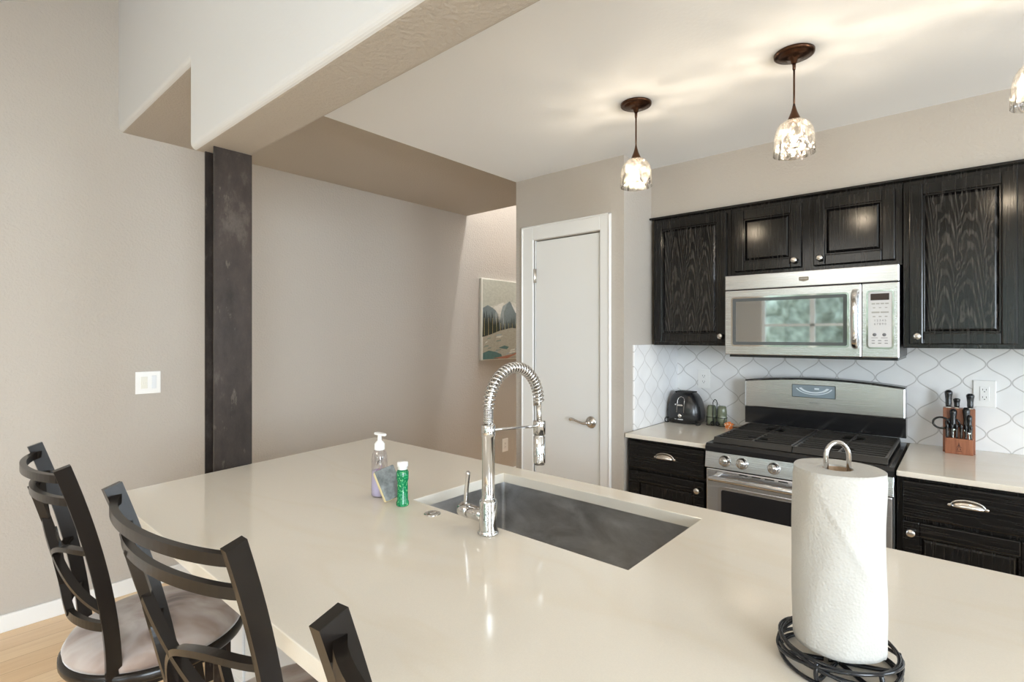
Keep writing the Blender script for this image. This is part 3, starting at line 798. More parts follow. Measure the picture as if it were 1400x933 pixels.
upper(-0.210, 0.75, 1.402, 2.160, [(-0.188, 0.166, 1.420, 2.135, -.158, M['oak_cath']), (0.186, 0.54, 1.420, 2.135, .51, M['oak_cath'])], 'tall black oak wall cabinet with arched grain, right of the microwave')
struct(MB().box(XS + .002, 0.76, YSOF - .034, YSOF, 2.1605, 2.172, .002, 1).build('trim_2', M['oak_h']))

# ================================================================== MICROWAVE
MX0, MX1, MZ0, MZ1, MY = -0.968, -0.216, 1.358, 1.776, 2.858
t = thing('microwave', 'stainless over-the-range microwave hung under the short wall cabinet', 'microwave', (-0.592, 3.05, MZ0 - .012))
MB().box(MX0 + .004, MX1 - .004, MY + .04, YW - .012, MZ0, MZ1 + .004).build('case', plain('dark grey case', (0.03, 0.03, 0.032), .35), t, world=True)
MB().box(MX0 + .02, MX1 - .006, MY + .015, YW - .03, MZ0 - .012, MZ0).build('underside_vent', M['black_plastic'], t, world=True)
zt = MZ1 - .078
MB().box(MX0, MX1, MY, MY + .04, zt + .0015, MZ1, .004, 2).build('top_grille_panel', M['steel'], t, world=True)
xd = -0.3555
dm = MB(); dm.box(MX0, xd - .0015, MY, MY + .038, MZ0, zt - .0015, .004, 2)
wd = dm.build('microwave_door', M['steel'], t, world=True)
wx0, wx1, wz0, wz1 = -.928, -.412, MZ0 + .052, zt - .045
def rrect(x0, x1, z0, z1, r, n=5):
    pts = []
    for cx, cz, a0 in ((x1 - r, z0 + r, -PI / 2), (x1 - r, z1 - r, 0), (x0 + r, z1 - r, PI / 2), (x0 + r, z0 + r, PI)):
        for k in range(n + 1): a = a0 + PI / 2 * k / n; pts.append((cx + r * math.cos(a), cz + r * math.sin(a)))
    return pts
def bezel(x0, x1, z0, z1, r, wdt, y0, y1):
    A_ = rrect(x0, x1, z0, z1, r); B_ = rrect(x0 + wdt, x1 - wdt, z0 + wdt, z1 - wdt, max(r - wdt, .002)); n = len(A_)
    vs = [(x, y1, z) for x, z in A_] + [(x, y0, z) for x, z in A_] + [(x, y0 , z) for x, z in B_] + [(x, y1, z) for x, z in B_]
    fs = []
    for L in range(3):
        for k in range(n): k2 = (k + 1) % n; fs.append((L * n + k, L * n + k2, (L + 1) * n + k2, (L + 1) * n + k))
    return vs, fs
MB().add(*bezel(wx0 - .008, wx1 + .008, wz0 - .008, wz1 + .008, .014, .008, MY - .003, MY + .001)).build('window_bezel', M['chrome'], wd, world=True)
MB().prism(rrect(wx0, wx1, wz0, wz1, .008), 'y', MY - .0015, MY + .002).build('door_glass', M['mw_glass'], wd, world=True)
MB().add(*bezel(wx0, wx1, wz0, wz1, .008, .016, MY - .0022, MY - .0010)).build('glass_border', plain('grey glass border', (0.10, 0.11, 0.115), .08), wd, world=True)
hb = MB(); hx = -.380
hb.sweep(catmull([(hx, MY - .004, wz0 - .006), (hx, MY - .034, wz0 + .020), (hx, MY - .044, (wz0 + wz1) / 2), (hx, MY - .034, wz1 - .012), (hx, MY - .004, wz1 + .014)], 8), [(.013 * math.cos(2 * PI * k / 14), .008 * math.sin(2 * PI * k / 14)) for k in range(14)], up=(0, -1, 0))
hb.build('door_handle', M['chrome'], wd, world=True)
cp = MB().box(xd, MX1, MY, MY + .038, MZ0, zt - .0015, .004, 2).build('control_panel', M['steel'], t, world=True)
kx0, kx1, kz0, kz1 = -.331, -.240, MZ0 + .046, zt - .040
MB().add(*bezel(kx0 - .006, kx1 + .006, kz0 - .006, kz1 + .006, .016, .007, MY - .004, MY + .001)).build('keypad_bezel', M['chrome'], cp, world=True)
kp = MB().prism(rrect(kx0, kx1, kz0, kz1, .012), 'y', MY - .002, MY + .002).build('keypad', M['panel_grey'], cp, world=True)
MB().box(kx0 + .010, kx1 - .012, MY - .003, MY - .001, kz1 - .040, kz1 - .010).build('clock_display', M['display'], cp, world=True)
pr = MB(); yk = MY - .0024
for (n_, zc, hh, ww) in ((4, kz1 - .056, .006, .013), (3, kz1 - .074, .004, .009), (2, kz1 - .095, .007, .030), (3, kz1 - .114, .005, .010)):
    for i in range(n_):
        xx = kx0 + .012 + (kx1 - kx0 - .024) * (i + .5) / n_; pr.box(xx - ww / 2, xx + ww / 2, yk, MY - .0019, zc - hh / 2, zc + hh / 2)
pr.build('button_print', plain('pale print', (0.36, 0.36, 0.34), .5), kp, world=True)
for r_, row in enumerate(('1 2 3 4 5', '6 7 8 9 0')):
    text_mesh('digits', row, .0125, M['ink'], kp, Vector(((kx0 + kx1) / 2, yk + .0002, kz1 - .132 - r_ * .016)) - t.location, (PI / 2, 0, 0))
pr = MB()
for xx in (-.306, -.270): pr.cyl((xx, yk, kz0 + .058), (xx, MY - .0019, kz0 + .058), .0075, seg=16).box(xx - .012, xx + .012, yk, MY - .0019, kz0 + .043, kz0 + .045)
for i in range(6): pr.box(kx0 + .014 + (i % 3) * .024, kx0 + .026 + (i % 3) * .024, yk, MY - .0019, kz0 + .018 + (i // 3) * .012, kz0 + .021 + (i // 3) * .012)
pr.build('start_stop_print', M['ink'], kp, world=True)
bx_, bz_ = -.592, MZ1 - .040
bd = MB().prism([(bx_ - .021, bz_ + .010), (bx_ - .021, bz_ - .007), (bx_ - .010, bz_ - .010), (bx_, bz_ - .012), (bx_ + .010, bz_ - .010), (bx_ + .021, bz_ - .007), (bx_ + .021, bz_ + .010)], 'y', MY - .0015, MY + .001).build('badge', M['badge'], t, world=True)
text_mesh('badge_lettering', 'MAYTAG', .0085, M['silver_print'], bd, Vector((bx_, MY - .0017, bz_ + .001)) - t.location, (PI / 2, 0, 0))

# ================================================================== RANGE
RX0, RX1, RY = -0.976, -0.214, 2.600
t = thing('gas_range', 'stainless gas range with black cooktop between the two counters', 'range', (-0.595, 3.0, 0))
MB().box(RX0 + .002, RX1 - .002, RY + .045, YW - .02, .04, .880).build('body', plain('range side grey', (0.12, 0.12, 0.12), .4), t, world=True)
ct = MB(); ct.prism([(RY - .004, .888), (RY - .004, .908), (RY + .012, .922), (3.245, .922), (3.245, .882), (RY + .01, .882)], 'x', RX0, RX1)
ct.build('cooktop', M['black_enamel'], t, world=True)
# burners
for k, (bx0, by0, br) in enumerate(((-.80, 2.76, .045), (-.80, 3.06, .036), (-.595, 2.91, .040), (-.39, 2.76, .050), (-.39, 3.06, .036))):
    MB().lathe([(br * 1.25, 0), (br * 1.2, .006), (br, .008), (br * .95, .014), (br * .6, .017), (0, .018)], c=(bx0, by0, .9215), seg=28).build('burner', M['cast_iron'], t, world=True)
# three grates: flat bars running across and front-to-back frames
g0, g1, gy0, gy1, gz = RX0 + .022, RX1 - .022, RY + .055, 3.205, .950
w3 = (g1 - g0) / 2
for k in range(2):
    a = g0 + k * w3 + .003; b_ = g0 + (k + 1) * w3 - .003; mb = MB(); c_ = (a + b_) / 2; bw = .0036
    for yy in (gy0, gy1): mb.box(a, b_, yy - .006, yy + .006, gz - .016, gz, .003, 1)
    for xx in (a + .005, b_ - .005): mb.box(xx - .006, xx + .006, gy0, gy1, gz - .016, gz, .003, 1)
    mb.box(c_ - .005, c_ + .005, gy0, gy1, gz - .013, gz - .001, .002, 1)
    mb.box(a, b_, (gy0 + gy1) / 2 - .006, (gy0 + gy1) / 2 + .006, gz - .015, gz, .002, 1)
    for j in range(1, 11):
        yy = gy0 + (gy1 - gy0) * j / 11
        near = min(abs(yy - 2.76), abs(yy - 3.06)) < .045
        if near:
            mb.box(a, c_ - .045, yy - bw, yy + bw, gz - .012, gz, .002, 1); mb.box(c_ + .045, b_, yy - bw, yy + bw, gz - .012, gz, .002, 1)
        else: mb.box(a, b_, yy - bw, yy + bw, gz - .012, gz, .002, 1)
    for xx in (a + .006, b_ - .006):
        for yy in (gy0 + .004, gy1 - .004): mb.box(xx - .008, xx + .008, yy - .008, yy + .008, .921, gz - .012)
    mb.prism([(gy0 - .018, .924), (gy0 + .004, .924), (gy0 + .004, gz - .001), (gy0 - .004, gz - .001)], 'x', a, b_)
    mb.build('grate', M['cast_iron'], t, world=True)
# control panel (slightly sloped) and knobs
cpz0, cpz1 = .806, .884
MB().prism([(RY - .010, cpz0), (RY + .002, cpz1), (RY + .045, cpz1), (RY + .045, cpz0)], 'x', RX0, RX1, bev=.002).build('control_panel', M['steel'], t, world=True)
for kx in (-.880, -.800, -.660, -.530, -.390, -.310):
    T = Matrix.Translation((kx, RY - .004, .846)) @ Matrix.Rotation(PI / 2 - .15, 4, 'X')
    kb = MB(); kb.lathe([(.027, 0), (.0275, .004), (.024, .008), (.0225, .010), (.0205, .028), (.018, .031), (0, .0315)], seg=28, T=T)
    kb.box(-.0045, .0045, -.019, .019, .028, .036, .002, 2, T=T)
    kb.build('knob', M['chrome'], t, world=True)
od = MB(); od.box(RX0 + .004, RX1 - .004, RY, RY + .044, .235, .800, .005, 2)
ov = od.build('oven_door', M['steel'], t, world=True)
ox0, ox1, oz0, oz1 = RX0 + .090, RX1 - .090, .34, .690
MB().add(*bezel(ox0 - .028, ox1 + .028, oz0 - .028, oz1 + .028, .02, .014, RY - .004, RY + .001)).build('window_bezel', M['chrome'], ov, world=True)
MB().prism(rrect(ox0 - .012, ox1 + .012, oz0 - .012, oz1 + .012, .008), 'y', RY - .002, RY + .002).build('oven_window', M['oven_glass'], ov, world=True)
hd = MB(); hd.cyl((RX0 + .035, RY - .052, .765), (RX1 - .035, RY - .052, .765), .0135, seg=20)
for xx in (RX0 + .06, RX1 - .06): hd.box(xx - .014, xx + .014, RY - .050, RY + .002, .755, .775, .004, 2)
hd.build('oven_handle', M['steel'], ov, world=True)
vt = MB()
for k in range(8): vt.box(RX0 + .16 + k * .058, RX0 + .20 + k * .058, RY - .0005, RY + .002, .787, .792)
vt.build('vent_slots', M['black_gap'], ov, world=True)
MB().box(RX0 + .004, RX1 - .004, RY + .004, RY + .044, .06, .228, .005, 2).build('storage_drawer', M['steel'], t, world=True)
# backguard
bg = MB(); yb0 = 3.205
pts = [(RX0 + .004, 1.046), (RX1 - .004, 1.046)]
for i in range(13):
    u_ = 1 - 2 * i / 12; pts.append((-.595 + u_ * .377, 1.196 + .026 * (1 - u_ * u_)))
bg.prism(pts, 'y', yb0, 3.30, bev=.006)
gd = bg.build('backguard', M['steel'], t, world=True)
bp = [(p[0] * 1.0, p[1]) for p in pts]
MB().prism([(RX0 + .002, 1.045), (RX1 - .002, 1.045), (RX1 - .002, 1.03)] + [(RX1 - .002, .95), (RX0 + .002, .95)], 'y', yb0 + .012, 3.30).build('backguard_base', M['black_enamel'], t, world=True)
eb = MB()
for p, q in zip(pts[2:-1], pts[3:]): eb.prism([p, q, (q[0], q[1] + .005), (p[0], p[1] + .005)], 'y', yb0 + .004, 3.305)
eb.build('backguard_edge', M['black_plastic'], gd, world=True)
MB().prism(rrect(-.720, -.515, 1.122, 1.188, .003), 'y', yb0 - .0015, yb0 + .002).build('control_window', plain('blue grey control glass', (0.27, 0.33, 0.38), .12, .3), gd, world=True)
MB().add(*bezel(-.722, -.513, 1.120, 1.190, .004, .0025, yb0 - .003, yb0)).build('control_bezel', M['black_plastic'], gd, world=True)
cr = MB()
for r1, r2 in ((.100, .108), (.074, .090)):
    n = 20; vs = []
    for i in range(n + 1):
        a = PI + .35 + (PI - .7) * i / n
        for r in (r1, r2): vs.append((-.615 + r * math.cos(a) * .86, yb0 - .002, 1.186 + r * math.sin(a) * .46))
    cr.add(vs, [(2 * i, 2 * i + 1, 2 * i + 3, 2 * i + 2) for i in range(n)])
cr.box(-.612, -.590, yb0 - .0022, yb0 - .0015, 1.165, 1.174)
cr.build('dial_markings', plain('pale arc print', (0.66, 0.72, 0.76), .35), gd, world=True)
text_mesh('backguard_lettering', 'MAYTAG', .0115, M['ink'], gd, Vector((-.613, yb0 - .0006, 1.092)) - t.location, (PI / 2, 0, 0))

# ================================================================== ON THE COUNTERS
# toaster
t = thing('toaster', 'rounded black toaster in the counter corner under the wall cabinet', 'toaster', (-1.330, 3.215, 0.91))
mb = MB(); n = 28; vs = []; fs = []
prof = []
hw = [(0.004, .092), (.012, .102), (.04, .108), (.08, .107), (.12, .100), (.15, .090), (.172, .078), (.186, .066), (.192, .058)]
def superell(a, b_, e, k, seg=40):
    th = 2 * PI * k / seg; c, s_ = math.cos(th), math.sin(th)
    return (a * math.copysign(abs(c) ** (2 / e), c), b_ * math.copysign(abs(s_) ** (2 / e), s_))
for z, a in hw:
    for k in range(40):
        x_, y_ = superell(a, a * .86, 3.2, k); vs.append((x_, y_, z))
for i in range(len(hw) - 1):
    for k in range(40): k2 = (k + 1) % 40; fs.append((i * 40 + k, i * 40 + k2, (i + 1) * 40 + k2, (i + 1) * 40 + k))
fs.append(tuple(range(40))[::-1]); fs.append(tuple(range((len(hw) - 1) * 40, len(hw) * 40)))
mb.add(vs, fs, True); mb.build('shell', M['black_plastic'], t)
MB().box(-.056, .056, -.040, .040, .190, .198, .003, 2).build('top_plate', M['black_gap'], t)
F = -.094
def face_y(z):
    for (z0, a0), (z1, a1) in zip(hw[:-1], hw[1:]):
        if z0 <= z <= z1: return -(a0 + (a1 - a0) * (z - z0) / (z1 - z0)) * .86
    return -.05
sl_ = [(-.022, .072), (-.022, .140)] + [(-.022 * math.cos(PI * k / 10), .145 + .022 * math.sin(PI * k / 10)) for k in range(11)] + [(.022, .140), (.022, .072)]
MB().tube([(x_, face_y(z) - .0005, z) for x_, z in sl_], .0016, 6, up=(0, 1, 0)).build('slot_trim', M['nickel'], t)
MB().box(-.016, .018, face_y(.118) - .014, face_y(.118) + .004, .112, .122, .003, 2).build('lever', M['nickel'], t)
T = Matrix.Translation((0, face_y(.055) + .002, .052)) @ Matrix.Rotation(PI / 2, 4, 'X')
MB().lathe([(.013, 0), (.0125, .010), (.009, .013), (0, .0135)], seg=20, T=T).build('browning_dial', M['nickel'], t)
for a_, b_, c_, d_ in ((-.016, .017, .026, .031), (-.036, -.024, .028, .030), (-.036, -.028, .115, .123)):
    MB().box(a_, b_, face_y(c_) - .0012, face_y(c_) + .003, c_, d_).build('silver_print', M['silver_print'], t)
cord = MB(); cord.tube(catmull([(-.085, -.045, .022), (-.100, -.075, .03), (-.105, -.080, .012), (-.092, -.083, .003), (-.085, -.07, .004)], 6), .003, 8)
MB().tube(catmull([(.085, -.06, .012), (.108, -.075, .018), (.120, -.078, .010), (.112, -.08, .003), (.095, -.082, .003)], 6), .003, 8).build('power_cord', M['wire'], t)
cord.build('power_cord', M['wire'], t)
# salt and pepper shakers in a wire stand
SHX, SHY = -1.138, 3.215
for k, dx in enumerate((-.031, .031)):
    t = thing('shaker', ('sage green ceramic shaker on the left of the black wire stand' if k == 0 else 'sage green ceramic shaker on the right of the black wire stand'), 'shaker', (SHX + dx, SHY, .914), group='green shakers in the wire stand')
    MB().lathe([(.020, 0), (.0245, .006), (.028, .03), (.029, .055), (.0275, .058), (.0272, .062), (.0282, .065), (.027, .095), (.024, .112), (.020, .118), (0, .119)], seg=28).build('shaker_body', M['green_glaze'], t)
t = thing('wire_stand', 'black wire stand with tall loop handle holding two green shakers', 'wire stand', (SHX, SHY, .91))
mb = MB()
for dx in (-.031, .031):
    mb.tube(arc((dx, 0, .052), .0305, 0, 2 * PI, 28, 'xy')[:-1], .0018, 6, closed=True); mb.tube(arc((dx, 0, .0022), .0305, 0, 2 * PI, 28, 'xy')[:-1], .0018, 6, closed=True)
    for a in (.8, 2.3, 3.9, 5.5): mb.tube([(dx + .0305 * math.cos(a), .0305 * math.sin(a), .0022), (dx + .0305 * math.cos(a), .0305 * math.sin(a), .052)], .0016, 6, up=(1, 0, 0))
mb.tube(catmull([(-.010, -.031, .004), (-.012, -.031, .06), (-.011, -.030, .12), (-.012, -.029, .145), (0, -.029, .162), (.012, -.029, .145), (.011, -.030, .12), (.012, -.031, .06), (.010, -.031, .004)], 6), .0026, 8, up=(0, 1, 0))
for sx in (-1, 1): mb.tube(arc((sx * .014, -.031, .016), .011, 0, 2 * PI, 20, 'xz')[:-1], .003, 6, closed=True, up=(0, 1, 0))
mb.build('wire_frame', M['wire'], t)
# small orange trinket and wooden stick
t = thing('trinket', 'tiny orange and white spotted trinket beside the range', 'trinket', (-1.045, 3.150, .91))
def spots():
    m, nt, b = new_mat('orange with white spots'); h = N(nt); vo = h.n('ShaderNodeTexVoronoi'); h.l(h.coord(), vo.inputs['Vector']); vo.inputs['Scale'].default_value = 75
    h.l(h.ramp(vo.outputs[0], [(0.30, (0.85, 0.75, 0.62)), (0.42, (0.80, 0.24, 0.06))]), b.inputs['Base Color']); return m
M['spots'] = spots()
bm = bmesh.new(); bmesh.ops.create_icosphere(bm, subdivisions=3, radius=.026)
for q in bm.verts: q.co *= 1 + .16 * math.sin(q.co.x * 260) * math.sin(q.co.y * 240 + 1) + .12 * math.sin(q.co.z * 230); q.co.z = q.co.z * .85 + .020
MB().bm(bm, True).build('trinket_body', M['spots'], t)
tag(MB().tube([(0, 0, .004), (.05, .045, .004), (.075, .07, .004)], .004, 8).build('wooden_stick', plain('brown stick', (0.22, 0.12, 0.06), .6), loc=(-1.085 + .05, 3.195, .91)), 'short thin brown stick lying on the counter behind the orange trinket', 'stick')

# knife block
KX, KY = -0.018, 3.195
t = thing('knife_block', 'reddish cherry knife block on the counter right of the range', 'knife block', (KX, KY, .91))
lean = math.radians(8)
TB = Matrix.Rotation(-lean, 4, 'X')
MB().prism([(.002, 0), (.062, 0), (.062 + .02, .205), (.026, .205)], 'x', -.058, .058, bev=.002).build('upright_block', M['cherry'], t)
fr_ = MB().box(-.050, .050, -.034, .0005, 0, .072, .002, 2).build('front_block', M['cherry'], t)
em = MB(); yy = -.0348
em.prism([(-.0035, .040), (.0035, .040), (.0015, .050), (0, .057), (-.0015, .050)], 'y', yy, -.0335); em.prism([(-.007, .036), (.007, .036), (.0, .046)], 'y', yy, -.0335); em.box(-.009, .009, yy, -.0335, .031, .0335)
for sx in (-1, 1): em.prism([(sx * .004, .020), (sx * .008, .020), (sx * .006, .028), (sx * .003, .028)], 'y', yy, -.0335)
em.box(-.010, .010, yy, -.0335, .014, .0165)
em.build('engraved_emblem', plain('burnt engraving', (0.10, 0.035, 0.02), .6), fr_)
def knife(name, label, cat, x, y, z, L, r, tilt, group=None, blade=.05):
    t = thing(name, label, cat, (KX + x, KY + y, .91 + z), group=group)
    R2 = Matrix.Rotation(-tilt, 4, 'X')
    mb = MB(); sec = [(r * .80 * math.cos(2 * PI * k / 14), r * math.sin(2 * PI * k / 14)) for k in range(14)]
    n = 12; pts = [R2 @ Vector((0, 0, L * i / n)) for i in range(n + 1)]
    prof = [.72, .80, .86, .88, .86, .86, .9, .95, 1.0, 1.08, 1.14, 1.05, .6]
    mb.sweep(pts, sec, up=(0, 1, 0), scale=prof); mb.build('handle', M['black_plastic'], t)
    mb = MB()
    if r < .008: mb.box(-r * .16, r * .16, -r * .98, -r * .82, .002, L * .97, .0005, 1, T=R2)
    mb.box(-r * .55, r * .55, -r * .8, r * .8, -.006, .002, .001, 1, T=R2); mb.box(-.001, .001, -r * .7, r * .7, -blade, -.004, T=R2)
    mb.build('blade', M['chrome'], t)
    return t
hd_ = [(-.038, .062, .206, .082, .0170, 'tall black chef knife handle at the rear left of the block'), (-.008, .062, .206, .045, .0150, 'black knife handle in the rear middle of the block'),
       (.040, .062, .206, .070, .0170, 'black knife handle at the rear right of the block'), (.026, .010, .110, .105, .0155, 'black knife handle in the middle row on the right'),
       (-.020, .010, .110, .095, .0155, 'black knife handle in the middle row on the left'), (.037, -.002, .100, .082, .0110, 'small black paring knife handle low on the right')]
for x_, y_, z_, L_, r_, lb_ in hd_:
    knife('kitchen_knife', lb_, 'knife', x_, y_ - .012, z_, L_, r_, lean, 'kitchen knives in the block')
names = ['leftmost', 'second from left', 'third from left', 'fourth from left', 'fifth from left', 'rightmost']
mbk = MB()
for k in range(6):
    knife('steak_knife', 'small steak knife in the front row of the block, ' + names[k], 'knife', -.042 + k * .0168, -.017, .071, .066, .0066, 0.02, 'steak knives in the front row', .04)
    # bright end cap
# kitchen shears
t = thing('kitchen_shears', 'black handled kitchen shears with loop sticking out left of the block', 'scissors', (KX - .052, KY + .004, .91 + .115))
mb = MB(); mb.tube([(.030 * math.cos(a) - .012, 0, .020 + .026 * math.sin(a)) for a in [2 * PI * k / 24 for k in range(24)]], .0045, 8, closed=True, up=(0, 1, 0))
mb.tube([(.024 * math.cos(a) + .030, 0, .022 + .022 * math.sin(a)) for a in [2 * PI * k / 24 for k in range(24)]], .0042, 8, closed=True, up=(0, 1, 0))
mb.build('finger_loops', M['black_plastic'], t)
MB().box(.004, .016, -.003, .003, -.075, .004, .001, 1).build('blades', M['chrome'], t)

# ================================================================== OUTLETS AND SWITCHES
def outlet(loc, rz, label, wid=.078, hgt=.122):
    t = thing('wall_outlet', label, 'outlet', loc, rz)
    MB().box(-wid / 2, wid / 2, -.006, 0, -hgt / 2, hgt / 2, .003, 2).build('cover_plate', M['plastic_w'], t)
    MB().box(-.017, .017, -.0085, -.005, -.034, .034, .003, 2).build('receptacle', M['plastic_w'], t)
    mb = MB()
    for s_ in (-1, 1):
        c = s_ * .018
        mb.box(-.0075, -.0055, -.0092, -.008, c - .002, c + .006); mb.box(.0055, .0075, -.0092, -.008, c - .002, c + .006)
        mb.cyl((0, -.0092, c - .008), (0, -.008, c - .008), .0024, seg=10)
    mb.build('socket_slots', M['slot'], t)
outlet((-1.262, YW - .0105, 1.182), 0, 'white duplex outlet on the tile above the toaster')
outlet((0.073, YW - .0105, 1.182), 0, 'white duplex outlet on the tile right of the knife block', .082, .128)
outlet((XL + .0005, 4.0, 0.336), PI / 2, 'white duplex outlet low on the hall wall under the painting', .09, .135)
t = thing('light_switch', 'white two-gang switch plate on the left wall beside the steel column', 'light switch', (XL + .0005, 0.896, 1.187), PI / 2)
MB().box(-.062, .062, -.006, 0, -.064, .064, .003, 2).build('cover_plate', M['plastic_w'], t)
MB().box(-.038, -.004, -.008, -.005, -.034, .034, .002, 2).box(-.030, -.024, -.011, -.007, -.010, .004, .001, 1).box(-.018, -.012, -.011, -.007, -.012, .002, .001, 1).build('toggle_pair', plain('cream plastic', (0.78, 0.77, 0.70), .35), t)
MB().box(.016, .040, -.009, -.005, -.036, .040, .002, 2).build('dimmer', plain('cool white plastic', (0.74, 0.77, 0.80), .3), t)

# ================================================================== PAINTING
t = thing('landscape_painting', 'unframed canvas of misty mountains and dark pines on the hall wall', 'painting', (XL + .001, 4.0, 1.22))
PY0, PY1, PZ0, PZ1, PX = 3.623, 4.36, 1.22, 2.022, XL + .032
MB().box(XL + .002, PX, PY0, PY1, PZ0, PZ1, .002, 1).build('canvas', M['canvas_edge'], t, world=True)
cols = [(0.44, 0.45, 0.39), (0.53, 0.53, 0.47), (0.16, 0.20, 0.21), (0.62, 0.62, 0.58), (0.012, 0.018, 0.012), (0.45, 0.38, 0.16), (0.33, 0.31, 0.25), (0.20, 0.235, 0.20), (0.06, 0.13, 0.12), (0.30, 0.12, 0.07), (0.27, 0.31, 0.32)]
pm_ = []
for i, c in enumerate(cols):
    m, nt, b = new_mat('oil paint %d' % i); h = N(nt); sv(b, Roughness=.5)
    f = h.noise(h.coord((1, 5, 9)), 6, 4, .7); h.l(h.mix(f, tuple(q * .75 for q in c), tuple(min(1, q * 1.4) for q in c)), b.inputs['Base Color']); h.bump(f, b, .5, .002); pm_.append(m)
mb = MB(); lay = [0]
def stroke(ci, pts):
    lay[0] += 1; mb.cur = ci; x_ = PX + .0002 + lay[0] * .00003
    mb.add([(x_, PY0 + .018 + u_ * .70, PZ0 + .008 + v_ * .785) for u_, v_ in pts], [tuple(range(len(pts)))])
stroke(0, [(0, 0), (1, 0), (1, 1), (0, 1)])
stroke(1, [(0, .62), (.3, .70), (.6, .74), (1, .70), (1, .5), (0, .5)])
stroke(2, [(0, .30), (0, .64), (.10, .68), (.20, .65), (.30, .60), (.34, .45), (.3, .3)])
stroke(10, [(.2, .35), (.26, .6), (.42, .68), (.55, .74), (.62, .70), (.7, .6), (.7, .3)])
stroke(3, [(.22, .66), (.34, .70), (.44, .73), (.38, .60), (.33, .45), (.30, .42), (.31, .58)])
stroke(2, [(.45, .40), (.44, .60), (.50, .70), (.57, .75), (.66, .68), (.8, .60), (.9, .5), (.9, .35)])
stroke(3, [(.60, .72), (.72, .66), (.9, .70), (.85, .58), (.7, .6)])
random.seed(3)
for k in range(16):
    u_ = .01 + k * .021 + random.random() * .006; h0 = .56 + random.random() * .09 - k * .004
    stroke(4, [(u_ - .020, .28), (u_ + .020, .29), (u_ + .009, h0 - .05), (u_, h0)])
for k in range(14):
    u_ = .36 + k * .03 + random.random() * .01; h0 = .46 + random.random() * .09
    stroke(4, [(u_ - .018, .33), (u_ + .018, .34), (u_ + .008, h0 - .04), (u_, h0)])
for k in range(9):
    u_ = .03 + k * .085; h0 = .52 if k < 4 else .46
    stroke(5, [(u_ - .004, .30), (u_ + .004, .30), (u_ + .003, h0), (u_ - .002, h0)])
stroke(6, [(0, 0), (0, .28), (.15, .31), (.35, .36), (.6, .40), (1, .38), (1, 0)])
for k in range(26):
    u_ = random.random() * .8; v_ = .04 + random.random() * .26; a = .05 + random.random() * .09
    stroke(random.choice([7, 7, 6, 10, 1]), [(u_, v_), (u_ + a, v_ + .012), (u_ + a * 1.1, v_ + .03), (u_ + .03, v_ + .022)])
stroke(8, [(0, .0), (0, .08), (.12, .11), (.26, .09), (.38, .06), (.4, .02), (.3, 0)])
stroke(8, [(.32, .14), (.45, .17), (.55, .15), (.5, .12)])
stroke(9, [(.2, .01), (.5, .0), (.7, .05), (.8, .09), (.6, .05), (.4, .03)])
mb.build('painted_scene', pm_, t, world=True)

# ================================================================== PENDANTS
def pendant(x, y, label, power=4.2):
    t = thing('pendant_light', label, 'pendant light', (x, y, ZK), group='glass pendants over the kitchen')
    MB().lathe([(.0, -.040), (.009, -.038), (.012, -.026), (.030, -.020), (.050, -.017), (.053, -.012), (.060, -.012), (.066, -.009), (.067, -.001), (.0, -.0005)], seg=48).build('canopy', M['bronze'], t)
    MB().cyl((0, 0, -.036), (0, 0, -.062), .0065, .0052, seg=14).cyl((0, 0, -.060), (0, 0, -.195), .0034, seg=12).build('stem', M['bronze'], t)
    MB().lathe([(.0036, -.185), (.006, -.198), (.011, -.215), (.018, -.232), (.0225, -.244), (.021, -.250), (.012, -.251), (0, -.251)], seg=28).build('socket_cap', M['bronze'], t)
    pr = [(.020, -.243), (.034, -.248), (.050, -.260), (.060, -.277), (.0655, -.300), (.0680, -.330), (.0690, -.367)]
    o = MB().lathe(pr + [(.0665, -.368)] + [(r - .003, z - .001) for r, z in pr[::-1]][1:], seg=48, cap=False).build('glass_shade', M['shade'], t)
    MB().lathe([(.0, -.250), (.011, -.252), (.012, -.275), (.014, -.285), (.0225, -.300), (.0245, -.316), (.021, -.331), (.012, -.341), (0, -.344)], seg=24, cap=False).build('bulb', M['bulb'], t)
    f_ = MB()
    f_.tube(catmull([(-.006, 0, -.300), (-.004, 0, -.322), (0, 0, -.306), (.004, 0, -.322), (.006, 0, -.300)], 5), .0016, 6, up=(0, 1, 0)); f_.build('filament', M['filament'], t)
    l = point('pendant_bulb_light', (0, 0, -.312), power, .011, (1.0, .83, .63)); l.parent = t
pendant(-1.091, 2.09, 'glass dome pendant light nearest the pantry door, leftmost of three')
pendant(-0.464, 2.09, 'glass dome pendant light in front of the microwave, middle of three')
pendant(0.168, 2.09, 'glass dome pendant light cut off by the right picture edge')

